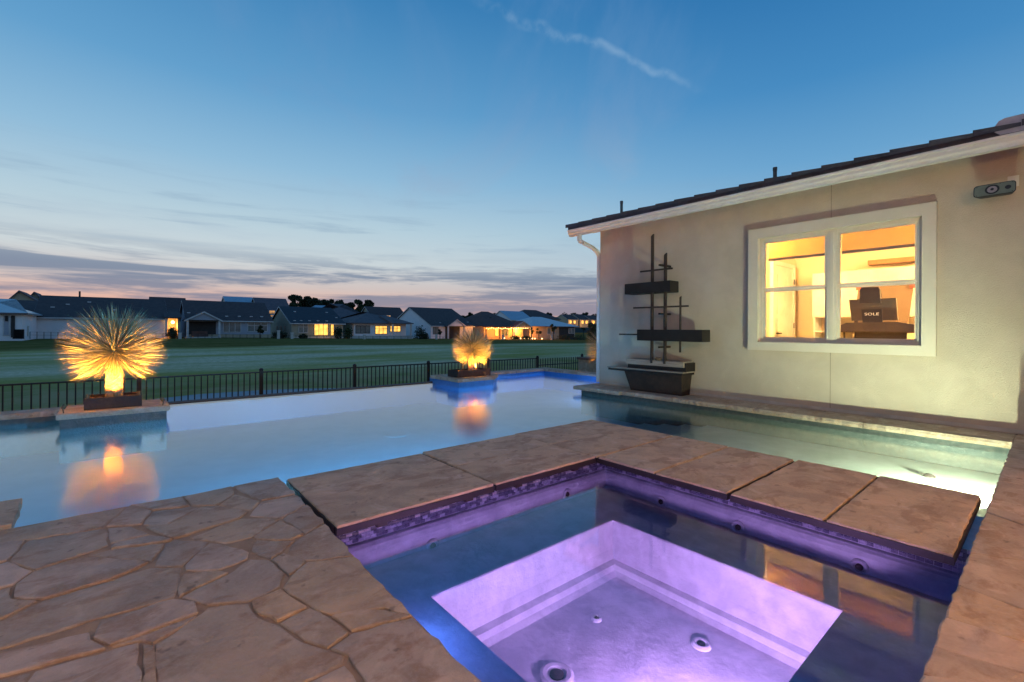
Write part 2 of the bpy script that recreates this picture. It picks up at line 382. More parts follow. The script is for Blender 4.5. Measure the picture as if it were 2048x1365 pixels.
TRACE = [
 [(-70, 325), (0, 300), (110, 262), (300, 215), (540, 168), (440, 258), (280, 288), (110, 315), (-70, 350)], [(550, 168), (645, 186), (603, 244), (450, 257)], [(550, 166), (772, 127), (803, 164), (650, 184)],
 [(774, 126), (978, 81), (988, 113), (912, 160), (808, 163)], [(982, 80), (1172, 38), (1248, 108), (1102, 139), (1000, 95)], [(988, 114), (1098, 141), (1060, 180), (920, 160)], [(1103, 142), (1250, 112), (1287, 150), (1190, 211), (1050, 204), (1062, 182)],
 [(648, 189), (806, 167), (845, 170), (702, 246), (606, 246)], [(615, 256), (708, 248), (850, 170), (912, 162), (1050, 186), (1015, 211), (738, 302)], [(1192, 214), (1290, 153), (1368, 226), (1288, 276)],
 [(800, 298), (1020, 212), (1178, 214), (1062, 292), (950, 320)], [(1068, 290), (1182, 220), (1285, 276), (1225, 302), (1082, 300)], [(1082, 305), (1242, 306), (1194, 352), (1136, 382), (1060, 350)], [(1200, 372), (1247, 302), (1370, 229), (1494, 362), (1300, 387)],
 [(-70, 355), (0, 332), (122, 316), (42, 402), (-70, 430)], [(130, 316), (280, 290), (452, 262), (468, 332), (160, 440), (48, 404)], [(458, 262), (560, 250), (637, 284), (502, 317), (470, 325)], [(505, 320), (640, 288), (735, 305), (690, 318), (472, 348), (470, 334)],
 [(370, 380), (475, 350), (700, 322), (645, 400), (480, 385)], [(740, 306), (884, 312), (778, 414), (655, 417), (700, 325)], [(888, 316), (950, 322), (1056, 352), (1050, 380), (930, 430), (785, 434), (782, 415)],
 [(-70, 440), (42, 405), (150, 442), (70, 502), (-70, 535)], [(155, 447), (370, 384), (480, 388), (635, 402), (480, 475), (185, 562), (66, 556), (76, 504)], [(800, 445), (930, 432), (972, 442), (760, 548), (752, 520), (778, 450)],
 [(-70, 545), (60, 512), (64, 560), (172, 567), (20, 645), (-70, 670)], [(20, 655), (190, 566), (480, 478), (645, 422), (775, 420), (745, 546), (400, 645), (40, 764), (-70, 790), (-70, 680)],
 [(770, 548), (975, 443), (1058, 384), (1134, 386), (1206, 440), (1184, 500), (1052, 560), (880, 580)], [(1142, 388), (1196, 358), (1292, 390), (1218, 452), (1210, 440)], [(1190, 502), (1222, 458), (1298, 392), (1494, 367), (1738, 612), (1620, 582), (1390, 612), (1302, 574)],
 [(1070, 590), (1062, 562), (1188, 506), (1302, 580), (1172, 645)], [(1182, 650), (1308, 584), (1390, 620), (1476, 690), (1385, 752), (1290, 722)], [(1395, 617), (1510, 588), (1620, 588), (1740, 614), (1482, 682)], [(400, 722), (430, 650), (745, 552), (835, 562), (846, 610), (472, 752)],
 [(-70, 825), (0, 798), (395, 698), (400, 728), (465, 762), (150, 852), (-70, 905)], [(664, 742), (850, 612), (880, 584), (1050, 566), (1066, 595), (1290, 728), (1385, 758), (1460, 778), (1452, 814), (1292, 892), (1270, 960), (680, 960)],
 [(1395, 756), (1484, 690), (1742, 620), (2110, 965), (1580, 965), (1470, 782)], [(160, 862), (600, 735), (606, 965), (120, 965)], [(472, 758), (846, 618), (655, 740), (604, 728)], [(612, 742), (656, 744), (672, 965), (614, 965)], [(1290, 965), (1300, 896), (1458, 818), (1565, 965)], [(-70, 915), (150, 862), (110, 965), (-70, 965)]]
for T_ in TRACE:
    P = []
    for zx, zy in T_:
        p = ground_pt(zx * Z9, 940 + zy * Z9); P.append(Vector((min(p.x, .826), min(p.y, 3.53))))
    flagstone(inset(P, .001), deck, 'stone', rough=.007, step=.05)
def clip(P, a, n):
    Q = []
    for k in range(len(P)):
        p, q = P[k], P[(k + 1) % len(P)]; dp = (p - a).dot(n); dq = (q - a).dot(n)
        if dp <= 0: Q.append(p)
        if dp * dq < 0: Q.append(p + (q - p) * (dp / (dp - dq)))
    return Q
lo = ground_pt(0, 940 + 970 * Z9); lo2 = ground_pt(980, 940 + 970 * Z9); le = ground_pt(-74 * Z9, 1360); le2 = ground_pt(-74 * Z9, 1010)
v2 = lambda p: Vector((p.x, p.y))
nlo = Vector((FW.x, FW.y)); dle = (v2(le2) - v2(le)).normalized(); nle = Vector((dle.y, -dle.x))
seeds = []
while len(seeds) < 90:
    p = (rnd.uniform(-3.3, .8), rnd.uniform(-1.6, 3.5))
    if all((p[0] - q[0][0]) ** 2 + (p[1] - q[0][1]) ** 2 > .2 ** 2 for q in seeds): seeds.append((p, rnd.uniform(0, .01)))
for P in cells(seeds, [(-3.3, -1.6), (.826, -1.6), (.826, 3.53), (-3.3, 3.53)], .012):
    for Q in (clip(P, v2(lo), nlo), clip(clip(P, v2(lo), -nlo), v2(le), nle)):
        if len(Q) > 2: flagstone(Q, deck, 'stone')

side = MB().box(.811, 11, -8, .25, -1.25, -.0085).build('terrace', 'mortar', None, kind='structure')
Z7 = 298 / 746
sep = [(6.97, 6.97)]
for (ax_, ay_), (bx_, by_) in (((690, 212), (746, 222)), ((645, 330), (746, 345)), ((605, 425), (746, 448)), ((585, 487), (746, 540)), ((545, 570), (746, 575)), ((500, 690), (746, 722)), ((440, 850), (700, 945)), ((380, 1015), (746, 1125)), ((330, 1165), (540, 1225)), ((262, 1300), (520, 1330))):
    a = ground_pt(1750 + ax_ * Z7, 820 + ay_ * Z7); b = ground_pt(1750 + bx_ * Z7, 820 + by_ * Z7); sl_ = (b.x - a.x) / (b.y - a.y); sl_ = max(-.9, min(.9, sl_))
    sep.append((a.x + (.262 - a.y) * sl_, a.x + (-.42 - a.y) * sl_))
sep += [(1.5, 1.45), (1.15, 1.2), (.845, .845)]
for (a0, a1), (b0, b1) in zip(sep[:-1], sep[1:]):
    if a0 - b0 < .03: continue
    b1 = min(b1, a1 - .05)
    flagstone(inset([Vector((b0, .264)), Vector((a0, .264)), Vector((a1, -.42)), Vector((b1, -.42))], .003), side, 'stone', rough=.004, step=.05)
seeds = []
while len(seeds) < 60:
    p = (rnd.uniform(.85, 6.95), rnd.uniform(-1.3, -.42))
    if all((p[0] - q[0][0]) ** 2 + (p[1] - q[0][1]) ** 2 > .22 ** 2 for q in seeds): seeds.append((p, 0))
for P in cells(seeds, [(.845, -1.35), (6.97, -1.35), (6.97, -.425), (.845, -.425)], .010): flagstone(P, side, 'stone')

# pool basin
basin = MB().add([(-9, 3, PF), (8.6, 3, PF), (8.6, 9.2, PF), (-9, 9.2, PF)], [(0, 1, 2, 3)])
basin = basin.build('pool_floor', 'pool_floor', None, kind='structure')
box('tanning_ledge', 'ledge', basin, 3.98, 6.45, .2, 3.25, -1.14, -.33)
for i, (y0, y1, z) in enumerate([(3.25, 3.6, -.37), (3.6, 3.95, -.42), (3.95, 4.3, -.47)]):
    box('pool_step', 'ledge', basin, 3.98, 6.45, y0, y1, -1.14, z)
box('deck_wall', 'plaster', basin, -8.9, .795, 3.5, 3.53, -1.14, -.02)
box('terrace_edge_wall', 'dark_tile', basin, 3.35, 6.6, .235, .245, -1.14, -.02)
# weir, raised walls and their copings
weir = MB().box(.15, 5.3, 8.50, 8.72, -1.14, ZW - .008).build('weir_wall', 'weir_tile', None, kind='structure')
MB().box(.15, 5.3, 8.73, 8.93, -1.5, ZW + .012).build('rim', 'wet_rim', weir)
wl = MB().box(-9, .0, 8.05, 8.5, -1.5, -.062).build('pool_wall', 'dark_tile', None, kind='structure')
x = -6.0
while x < -.05:
    L = min(1.15, -.05 - x); MB().box(x + .006, x + L - .006, 7.98, 8.34, -.06, 0.0).build('coping_stone', 'coping', wl, bevel=.008); x += 1.15
wr = MB().box(5.3, 8.95, 8.78, 9.2, -1.5, -.062).box(8.5, 8.95, 5.0, 8.779, -1.5, -.062).build('pool_wall', 'blue_tile', None, kind='structure')
for x in (5.3, 6.4, 7.5): MB().box(x + .005, min(x + 1.095, 8.44), 8.72, 9.06, -.06, 0.0).build('coping_stone', 'coping', wr, bevel=.008)
MB().box(8.45, 8.84, 8.72, 9.06, -.06, 0.0).build('coping_stone', 'coping', wr, bevel=.008)
for y in (5.4, 6.5, 7.6): MB().box(8.45, 8.84, y + .005, y + 1.095, -.06, 0.0).build('coping_stone', 'coping', wr, bevel=.008)
# pier under the house with its coping
hp = MB().box(6.50, 7.6, .2, 5.70, -1.4, -.062).build('house_pier', 'dark_tile', None, kind='structure')
ys = [.262, 1.42, 2.62, 3.80, 4.75, 5.79]
for a, b in zip(ys[:-1], ys[1:]):
    x0 = 6.44 if b < 5 else 6.36
    ring = []
    n = int((b - a) / .04)
    for k in range(n + 1): ring.append(Vector((x0 + rnd.uniform(0, .012), a + .003 + (b - a - .006) * k / n)))
    bot = [(p.x, p.y, -.062) for p in ring] + [(7.05, b - .003, -.062), (7.05, a + .003, -.062)]
    mid = [(p.x - rnd.uniform(.002, .012), p.y, -.03) for p in ring] + [(7.05, b - .003, -.03), (7.05, a + .003, -.03)]
    top = [(p.x + rnd.uniform(.004, .018), p.y, 0.0) for p in ring] + [(7.05, b - .003, 0.0), (7.05, a + .003, 0.0)]
    m = MB(); n = len(bot)
    m.add(bot + mid + top, [tuple(range(n))] + [(k * n + i, k * n + (i + 1) % n, (k + 1) * n + (i + 1) % n, (k + 1) * n + i) for k in (0, 1) for i in range(n)] + [tuple(2 * n + i for i in range(n))])
    m.build('coping_stone', 'coping', hp)
# spa: seat ring, footwell, walls
SX0, SX1, SY0, SY1 = .815, 3.21, .255, 2.53
PX0, PX1, PY0, PY1 = 1.20, 2.70, .67, 2.06
SEAT, FLOOR = -.325, -.655
spa = MB()
spa.add([(SX0, SY0, SEAT), (SX1, SY0, SEAT), (SX1, SY1, SEAT), (SX0, SY1, SEAT), (PX0, PY0, SEAT), (PX1, PY0, SEAT), (PX1, PY1, SEAT), (PX0, PY1, SEAT)],
        [(0, 1, 5, 4), (1, 2, 6, 5), (2, 3, 7, 6), (3, 0, 4, 7)])
spa = spa.build('spa_seat', 'plaster', None, kind='structure')
def fillet_wall(name, pts_rim, pts_floor):
    m = MB()
    m.add(pts_rim + pts_floor, [(0, 1, 3, 2)]); return m
fw_ = MB()
def ring_at(ins, z): return [(PX0 + ins, PY0 + ins, z), (PX1 - ins, PY0 + ins, z), (PX1 - ins, PY1 - ins, z), (PX0 + ins, PY1 - ins, z)]
rings = [ring_at(-.012, SEAT + .001), ring_at(0.0, SEAT - .010), ring_at(.004, SEAT - .2), ring_at(.02, FLOOR + .062), ring_at(.06, FLOOR + .05), ring_at(.075, FLOOR + .02), ring_at(.11, FLOOR)]
for a, b in zip(rings[:-1], rings[1:]):
    fw_.add(a + b, [(i, (i + 1) % 4, 4 + (i + 1) % 4, 4 + i) for i in range(4)])
fw_.add(rings[-1], [(0, 1, 2, 3)])
fw_.build('footwell', 'plaster', spa)
sw = MB()                                                   # plaster wall with a soft round-over below the mosaic
prof = [(0.0, SEAT - .01), (0.0, -.235), (.010, -.208), (.028, -.190), (.05, -.184)]
for (o0, z0), (o1, z1) in zip(prof[:-1], prof[1:]):
    sw.add([(SX0, SY1 + o0, z0), (SX1 + o0, SY1 + o0, z0), (SX0, SY1 + o1, z1), (SX1 + o1, SY1 + o1, z1)], [(0, 1, 3, 2)])
    sw.add([(SX1 + o0, SY1 + o0, z0), (SX1 + o0, SY0, z0), (SX1 + o1, SY1 + o1, z1), (SX1 + o1, SY0, z1)], [(0, 1, 3, 2)])
sw.add([(SX0, SY0, SEAT - .01), (SX0, SY1, SEAT - .01), (SX0, SY1, -.03), (SX0, SY0, -.03)], [(0, 1, 2, 3)])
sw.add([(SX0, SY0, SEAT - .01), (SX1, SY0, SEAT - .01), (SX1, SY0, -.03), (SX0, SY0, -.03)], [(0, 1, 2, 3)])
sw.build('spa_wall', 'plaster', spa, smooth=True)
# dam walls between spa and pool, with mosaic on the spa side
dam = MB().box(.80, 3.262, 2.585, 3.1, -1.14, -.0535).box(3.263, 3.9, .24, 3.1, -1.14, -.0535).build('spa_dam', 'plaster', None, kind='structure')
mos = MB(); T = .021
for j in range(6):
    z1 = -.054 - j * T
    for i in range(int(2.46 / .036)):
        x = .83 + i * .036 + (.018 if j % 2 else 0); mos.cur = 1 if rnd.random() < .35 else 0
        mos.box(x, x + .033, 2.578 - rnd.uniform(0, .003), 2.5849, z1 - T + .0025, z1)
    for i in range(int(2.38 / .036)):
        y = .25 + i * .036 + (.018 if j % 2 else 0); mos.cur = 1 if rnd.random() < .35 else 0
        mos.box(3.256 - rnd.uniform(0, .003), 3.2629, y, y + .033, z1 - T + .0025, z1)
mos.build('mosaic_tile', ['mosaic', 'mosaic_b'], dam, kind='stuff')
# water
MB().add([(-9, 3.0, ZW), (8.6, 3.0, ZW), (8.6, 8.72, ZW), (-9, 8.72, ZW)], [(0, 1, 2, 3)]).add([(3.6, .1, ZW), (6.6, .1, ZW), (6.6, 2.9999, ZW), (3.6, 2.9999, ZW)], [(0, 1, 2, 3)]).build('pool_water', 'water', None, kind='structure')
MB().add([(.8, .1, ZW), (3.5, .1, ZW), (3.5, 2.8, ZW), (.8, 2.8, ZW)], [(0, 1, 2, 3)]).build('spa_water', 'spa_water', None, kind='structure')
# fittings
def jet(c, axis, parent, r=.045, name='spa_jet'):
    j = MB().lathe(c, axis, [(r, 0), (r, .010), (r * .82, .018), (r * .6, .016), (r * .55, .004)], 20).build(name, 'white_fit', parent, smooth=False)
    MB().lathe(Vector(c) + Vector(axis) * .005, axis, [(r * .42, 0), (r * .42, .008), (r * .2, .014)], 14).build('nozzle', 'steel', j)
for px, py in ((870, 1093), (1137, 987)):
    p = pix_dir(px, py); t = SY1 / p.y; jet((p.x * t, SY1 - .001, CH + p.z * t), (0, -1, 0), spa)
for px, py in ((1327, 1000), (1482, 1052), (1725, 1132)):
    p = pix_dir(px, py); t = (SX1 - .0) / p.x; jet((SX1 - .001, p.y * t, max(SEAT + .03, CH + p.z * t)), (-1, 0, 0), spa)
for px, py, r, nm in ((1410, 1287, .05, 'floor_jet'), (1122, 1352, .085, 'main_drain'), (1200, 1238, .03, 'floor_cap')):
    p = ground_pt(px, py, FLOOR); jet((p.x, p.y, FLOOR), (0, 0, 1), spa, r, nm)
for px, py in ((1905, 893), (1862, 944)):
    p = ground_pt(px, py, -.33); MB().lathe((p.x, p.y, -.33), (0, 0, 1), [(.045, 0), (.045, .012), (.02, .03)], 14).build('bubbler', 'steel', basin)
p = ground_pt(795, 873, PF); MB().lathe((p.x, p.y, PF), (0, 0, 1), [(.17, 0), (.16, .004), (.12, .005)], 20).build('main_drain', 'pool_floor', basin)

# underwater lamps: a niche fitting each, lens facing into the water
def pool_lamp(loc, axis, power, col, parent, size=.14, spread=R(170), dome=False):
    loc = Vector(loc); ax = Vector(axis)
    n = MB().lathe(loc, ax, [(.09, 0), (.09, .02), (.075, .026)], 18).build('lamp_niche', 'white_fit', parent)
    if dome:
        lamp('pool_light', 'POINT', loc + ax * .09, power, col, n, .05); return
    o = lamp('pool_light', 'AREA', loc + ax * .032, power, col, n, size, target=loc + ax * 2); o.data.spread = spread
pool_lamp((5.32, .245, -.235), (.36, .933, 0), 165, (1.0, .98, .62), basin, .035, R(180))
pool_lamp((1.75, PY0 + .02, -.42), (0, 1, 0), 50, (.98, .44, .98), spa, dome=True)
for y in (.75, 1.75): pool_lamp((SX0, y, -.20), (1, 0, 0), 2.4, (.14, .26, 1.0), spa, .1, R(170))  # blue lamps added below the terrace edge to tint seat and far wall
for x in (-3.6, -.9): pool_lamp((x, 3.53, -.34), (0, 1, 0), 240, (.12, .55, 1.0), basin, .16)
for x in (1.4, 3.0): pool_lamp((x, 3.10, -.34), (0, 1, 0), 170, (.14, .53, 1.0), dam, .16)
pool_lamp((8.15, 5.70, -.34), (0, 1, 0), 60, (.4, .5, 1.0), hp, .16)

# ------------------------------------------------------------------ stepping slabs over the dam
def slab(x0, x1, y0, y1, label, gap=.006, brk=()):
    t = thing('stepping_slab', label, 'paving slab', ((x0 + x1) / 2, (y0 + y1) / 2, -.053), 'stone slabs bridging the spa wall')
    ym = (y0 + y1) / 2
    for a, b in ((y0, ym - gap), (ym + gap, y1)):
        P = [Vector((x0, a)), Vector((x1, a)), Vector((x1, b)), Vector((x0, b))]
        flagstone(P, t, 'slab', 'stone_panel', 0.0, .032, .0025, .05)
    m = MB().box(x0 - .004, x1 + .004, y0 - .006, y0 + .03, -.052, -.014).box(x0 - .004, x1 + .004, y1 - .03, y1 + .006, -.052, -.014)
    m.box(x0 - .007, x0 + .03, y0 + .03, y1 - .03, -.052, -.014).box(x1 - .03, x1 + .007, y0 + .03, y1 - .03, -.052, -.014)
    m.box(x0 + .03, x1 - .03, ym - .03, ym + .03, -.052, -.034).box(x0 + .031, x1 - .031, y0 + .031, y1 - .031, -.048, -.033)
    m.build('steel_frame', 'steel', t)
    for bx, by in brk: box('bracket', 'steel', t, bx - .03, bx + .03, by - .035, by + .04, -.078, -.0525)
slab(.86, 1.905, 2.45, 3.44, 'brown stone slab on dark frame beside the flagstone terrace', .002, ((1.12, 2.5), (1.72, 2.5)))
slab(1.93, 2.965, 2.45, 3.46, 'brown stone slab between the terrace-side slab and the corner slab', .002, ((2.15, 2.5), (2.75, 2.5)))
slab(2.985, 4.165, 2.45, 3.49, 'corner stone slab where the row of slabs turns', .003)
slab(2.985, 4.165, 1.375, 2.425, 'brown stone slab with wide centre joint, between corner slab and end slab', .009)
slab(2.985, 4.19, .31, 1.345, 'end stone slab with wide centre joint beside the side terrace', .010, ((4.0, .36),))
t = thing('stepping_slab', 'stone slab standing alone in the pool beyond the flagstone terrace', 'paving slab', (-1.1, 3.82, -.088), 'stone slabs bridging the spa wall')
flagstone([Vector((-1.7, 3.57)), Vector((-.46, 3.57)), Vector((-.48, 4.07)), Vector((-1.7, 4.07))], t, 'slab', 'stone_panel', 0, .05, .004)
MB().box(-1.69, -.49, 3.6, 4.05, -.09, -.05).build('steel_frame', 'steel', t)
MB().box(-1.6, -.6, 3.65, 4.0, -1.14, -.091).build('pier', 'dark_tile', t)

# ------------------------------------------------------------------ house with the lit window
house = thing('stucco_house', 'beige stucco house with lit double window and white gutter beside the pool', 'house', (7.0, 2.5, 0))
WX = 7.0; WY0, WY1, WZ0, WZ1 = .99, 2.77, .885, 2.375       # window opening
wm = MB()
def wallpiece(y0, y1, z0, z1): wm.box(WX, WX + .16, y0, y1, z0, z1)
wallpiece(-4.0, WY0, 0.0, 3.06); wallpiece(WY1, 5.68, 0.0, 3.06); wallpiece(WY0, WY1, 0.0, WZ0); wallpiece(WY0, WY1, WZ1, 3.06)
wm.box(WX + .16, 12.0, 5.52, 5.68, 0.0, 3.06)
wall = wm.build('wall', 'stucco', house)
box('control_joint', 'joint', wall, WX - .0025, WX, 1.885, 1.890, .03, .77); box('control_joint', 'joint', wall, WX - .0025, WX, 1.885, 1.890, 2.512, 3.0)
box('drip_screed', 'soffit', wall, WX - .006, WX, -3.9, 5.68, .012, .05)
win = MB()                                                  # raised stucco surround
y0, y1, z0, z1 = .868, 2.898, .77, 2.51
for b in ((y0, y1, z0, WZ0 + .002), (y0, y1, WZ1 - .002, z1), (y0, WY0 + .002, WZ0 + .002, WZ1 - .002), (WY1 - .002, y1, WZ0 + .002, WZ1 - .002)): win.box(WX - .062, WX + .02, *b)
win = win.build('window', 'trim', house)
fr = MB(); fx0, fx1 = WX + .01, WX + .09
for b in ((WY0, WY1, WZ0, WZ0 + .045), (WY0, WY1, WZ1 - .045, WZ1), (WY0, WY0 + .045, WZ0 + .045, WZ1 - .045), (WY1 - .045, WY1, WZ0 + .045, WZ1 - .045), (1.825, 1.935, WZ0 + .045, WZ1 - .045)): fr.box(fx0, fx1, *b)
fr.box(fx0 - .012, fx0, 1.86, 1.90, WZ0 + .045, WZ1 - .045)
fr.build('frame', 'vinyl', win)
for ya, yb in ((WY0 + .046, 1.824), (1.936, WY1 - .046)):
    for za, zb, dx in ((WZ0 + .046, 1.63, .03), (1.632, WZ1 - .046, .012)):
        s_ = MB(); e = .028; X0, X1 = fx0 + dx, fx0 + dx + .035
        for b in ((ya, yb, za, za + e), (ya, yb, zb - e, zb), (ya, ya + e, za + e, zb - e), (yb - e, yb, za + e, zb - e)): s_.box(X0, X1, *b)
        s_.build('sash', 'vinyl', win)
        MB().box(X0 + .012, X0 + .018, ya + e, yb - e, za + e, zb - e).build('pane', 'glass', win)
# eaves, gutter and roof
GX = 6.56
MB().box(GX + .13, WX + .17, -4.0, 6.0, 2.985, 3.005).build('soffit', 'soffit', house)
MB().box(GX + .10, GX + .13, -4.0, 6.10, 2.90, 3.06).build('fascia', 'fascia', house)
prof = [(0, .02), (.0, .0), (.075, .0), (.078, .03), (.098, .05), (.100, .085), (.118, .095), (.118, .118), (.104, .118), (.104, .104), (.012, .104), (.0, .118)]
gm = MB(); a = [(GX + .10 - u, -4.0, 2.855 + v) for u, v in prof]; b = [(GX + .10 - u, 6.12, 2.855 + v) for u, v in prof]; gm.prism(a, b); gut = gm.build('gutter', 'fascia', house)
gs = [(GX + .04, 5.86, 2.86), (GX + .04, 5.86, 2.74), (GX + .07, 5.80, 2.70), (GX + .30, 5.75, 2.62), (GX + .42, 5.745, 2.56), (GX + .485, 5.745, 2.48), (GX + .485, 5.745, .03)]
dm = MB()
for p, q in zip(gs[:-1], gs[1:]): dm.tube(p, q, .042, .042, 8)
dm.build('downspout', 'fascia', gut)
rf = MB()                                                   # roof plane, rising away from the eave
rp = lambda x: 3.045 + (x - GX - .02) * .30
rf.prism([(GX + .02, -4.0, rp(GX + .02) - .06), (GX + .02, 6.14, rp(GX + .02) - .06), (12.5, 6.14, rp(12.5) - .06), (12.5, -4, rp(12.5) - .06)], [(GX + .02, -4.0, rp(GX + .02)), (GX + .02, 6.14, rp(GX + .02)), (12.5, 6.14, rp(12.5)), (12.5, -4, rp(12.5))])
roof = rf.build('roof', 'rooftile', house)
y = 6.16; k = 0
while y > -.6:                                              # interlocking tiles along the eave, each with a raised lip
    L = .33; ya, yb = y, y - L
    MB().prism([(GX - .03, yb + .003, 3.02), (GX - .03, ya, 3.02), (7.0, ya, 3.02 + .132), (7.0, yb + .003, 3.02 + .132)],
               [(GX - .03, yb + .003, 3.058), (GX - .03, ya, 3.058 + .026), (7.0, ya, 3.19 + .026), (7.0, yb + .003, 3.19)]).build('roof_tile', 'rooftile', roof)
    y -= L; k += 1
for yy, zt in ((5.56, 3.60), (2.75, 3.52)):
    MB().tube((7.5, yy, 3.2), (7.5, yy, zt), .027, .027, 10).tube((7.5, yy, zt), (7.5, yy, zt - .05), .031, .031, 10).build('vent_pipe', 'pipe', roof)
sg = MB(); ring = [(-1.2, 2.98), (.36, 2.98), (.40, 3.02), (.40, 3.07), (.37, 3.12), (.33, 3.135), (-1.2, 3.135)]
sg.prism([(GX - .02, a, b) for a, b in ring], [(GX - .012, a, b) for a, b in ring]).build('splash_guard', 'guard', gut)
# room behind the window
RX, RY0, RY1, RZ = 10.25, -1.6, 3.36, 2.74
room = MB().box(RX, RX + .1, RY0, RY1, 0, RZ).box(WX + .161, RX, RY1, RY1 + .1, 0, RZ).box(WX + .161, RX, RY0 - .1, RY0, 0, RZ).build('interior_wall', 'roomwall', house)
box('interior_ceiling', 'roomwhite', house, WX + .161, RX + .1, RY0 - .1, RY1 + .1, RZ + .001, RZ + .06)
box('interior_floor', 'roomfloor', house, WX + .161, RX + .1, RY0 - .1, RY1 + .1, -.06, -.001)
dr = MB().box(9.05, 9.95, RY1 - .05, RY1 - .002, 0.002, 2.25).build('door', 'roomwhite', house)
MB().box(8.96, 9.045, RY1 - .06, RY1, 0, 2.33).box(9.955, 10.04, RY1 - .06, RY1, 0, 2.33).box(9.045, 9.955, RY1 - .06, RY1, 2.255, 2.33).build('door_frame', 'roomwhite', dr)
for z in (.12, .53, .94, 1.35, 1.76): MB().box(9.15, 9.85, RY1 - .058, RY1 - .0505, z, z + .33).build('door_panel', 'roomwhite', dr, bevel=.004)
for z in (.3, 1.1, 1.95): box('hinge', 'tread_d', dr, 9.952, 9.985, RY1 - .07, RY1 - .061, z, z + .1)
MB().tube((9.12, RY1 - .10, 1.0), (9.24, RY1 - .10, 1.0), .011).tube((9.12, RY1 - .052, 1.0), (9.12, RY1 - .10, 1.0), .011).build('door_handle', 'tread_d', dr)
# roller shades
for ya, yb, l in ((WY0 + .05, 1.82, 'woven roller shade half lowered behind the window sash by the speaker side'), (1.94, WY1 - .05, 'woven roller shade half lowered behind the window sash by the sculpture side')):
    t = thing('roller_shade', l, 'shade', (7.22, (ya + yb) / 2, 2.10), 'roller shades')
    MB().tube((7.22, ya, 2.42), (7.22, yb, 2.42), .025).build('roller', 'roomwhite', t)
    box('fabric', 'shade', t, 7.205, 7.209, ya, yb, 2.10, 2.42); box('bottom_rail', 'soffit', t, 7.197, 7.217, ya, yb, 2.065, 2.099)
# built-in cabinet on the back wall
cab = thing('cabinet', 'white built-in cabinet with shelves along the back wall of the room', 'cabinet', (9.95, 1.5, 0))
MB().box(9.85, RX - .002, -1.55, 2.95, 1.30, 2.12).build('upper_case', 'roomwhite', cab)
for y in (-.6, .3, 1.2, 2.1): box('cabinet_door', 'roomwhite', cab, 9.835, 9.849, y + .01, y + .84, 1.32, 2.10)
MB().box(9.7, RX - .002, -1.55, 2.95, .002, .80).build('lower_case', 'roomwhite', cab)
for y in (2.3, 2.93): box('side_panel', 'roomwhite', cab, 9.85, RX - .002, y - .02, y, .801, 1.299)
box('shelf', 'roomwhite', cab, 9.86, RX - .002, 2.301, 2.909, 1.03, 1.05)
t = thing('light_bar', 'amber bar lamp fixed above the cabinet inside the room', 'lamp', (10.1, 1.75, 2.25))
MB().box(10.02, RX - .002, 1.45, 2.15, 2.22, 2.30).build('housing', 'amber', t)
# treadmill seen from its console side
tm = thing('treadmill', 'treadmill inside the lit window, console back carrying white lettering', 'treadmill', (7.9, 1.35, 0))
tx = 7.62
def cp(px, py, X=tx):
    d = pix_dir(px, py); s_ = X / d.x; return Vector((X, d.y * s_, CH + d.z * s_))
def plate(name, mat, pts, t=.05, parent=tm, X=tx, tilt=0):
    P = [cp(*p, X) for p in pts]; return MB().prism(P, [p + Vector((t, 0, 0)) for p in P]).build(name, mat, parent)
scr = plate('console', 'tread', [(1697, 592), (1791, 587), (1795, 632), (1703, 634)], .06)
plate('console_hub', 'tread_d', [(1722, 611), (1763, 610), (1765, 637), (1725, 638)], .02, scr, tx - .022)
plate('console_rim', 'tread_d', [(1697, 592), (1791, 587), (1791, 588.5), (1698, 593.5)], .01, scr, tx - .011)
plate('fan_housing', 'tread_d', [(1719, 570), (1725, 567), (1755, 566), (1758, 570), (1761, 598), (1718, 599)], .08, tm, tx - .02)
plate('handlebar', 'tread', [(1676, 645), (1692, 638), (1795, 635), (1828, 640), (1828, 657), (1678, 657)], .10, tm, tx - .04)
plate('shroud', 'tread', [(1712, 656.5), (1812, 656.5), (1814, 740), (1710, 740)], .06, tm, tx + .0)
MB().box(7.70, 9.3, 1.0, 1.7, .05, .2).build('running_deck', 'tread_d', tm)
for y in (1.02, 1.62): MB().tube((7.75, y, .18), (7.70, y, 1.0), .035).build('upright', 'tread', tm)
for a, b in (((1688, 657), (1692, 700)), ((1812, 657), (1810, 700))): MB().tube(cp(*a, tx + .02), cp(*b, tx + .02), .012).build('side_arm', 'tread_d', tm)
fc = bpy.data.curves.new('txt', 'FONT'); fc.body = 'SOLE'; fc.size = .05; fc.extrude = .001; fc.align_x = 'CENTER'; fc.space_character = 1.05
fo = bpy.data.objects.new('txt', fc); COL.objects.link(fo)
bpy.context.view_layer.update()
me = bpy.data.meshes.new_from_object(fo.evaluated_get(bpy.context.evaluated_depsgraph_get())); bpy.data.objects.remove(fo)
lt = bpy.data.objects.new('lettering', me); COL.objects.link(lt); me.materials.clear(); me.materials.append(M['letter'])
c = cp(1743, 622.5, tx - .026); lt.parent = scr; lt.location = c - woff(scr)
lt.rotation_euler = (R(90), 0, R(-90)); lt.scale = (1.35, 1, 1)
pn = thing('wall_panel', 'large brown panel with red corner tabs behind the treadmill', 'panel', (8.6, 1.0, .3))
P = [cp(1716, 566, 8.5), cp(1826, 559, 8.5), cp(1815, 640, 8.5), cp(1700, 690, 8.5)]
MB().prism(P, [p + Vector((.03, 0, 0)) for p in P]).build('board', 'brownpanel', pn)
for a in ((1716, 566), (1824, 560)):
    q = cp(*a, 8.49); MB().box(q.x - .01, q.x + .005, q.y - .03, q.y + .03, q.z - .05, q.z + .01).build('corner_tab', 'red', pn)
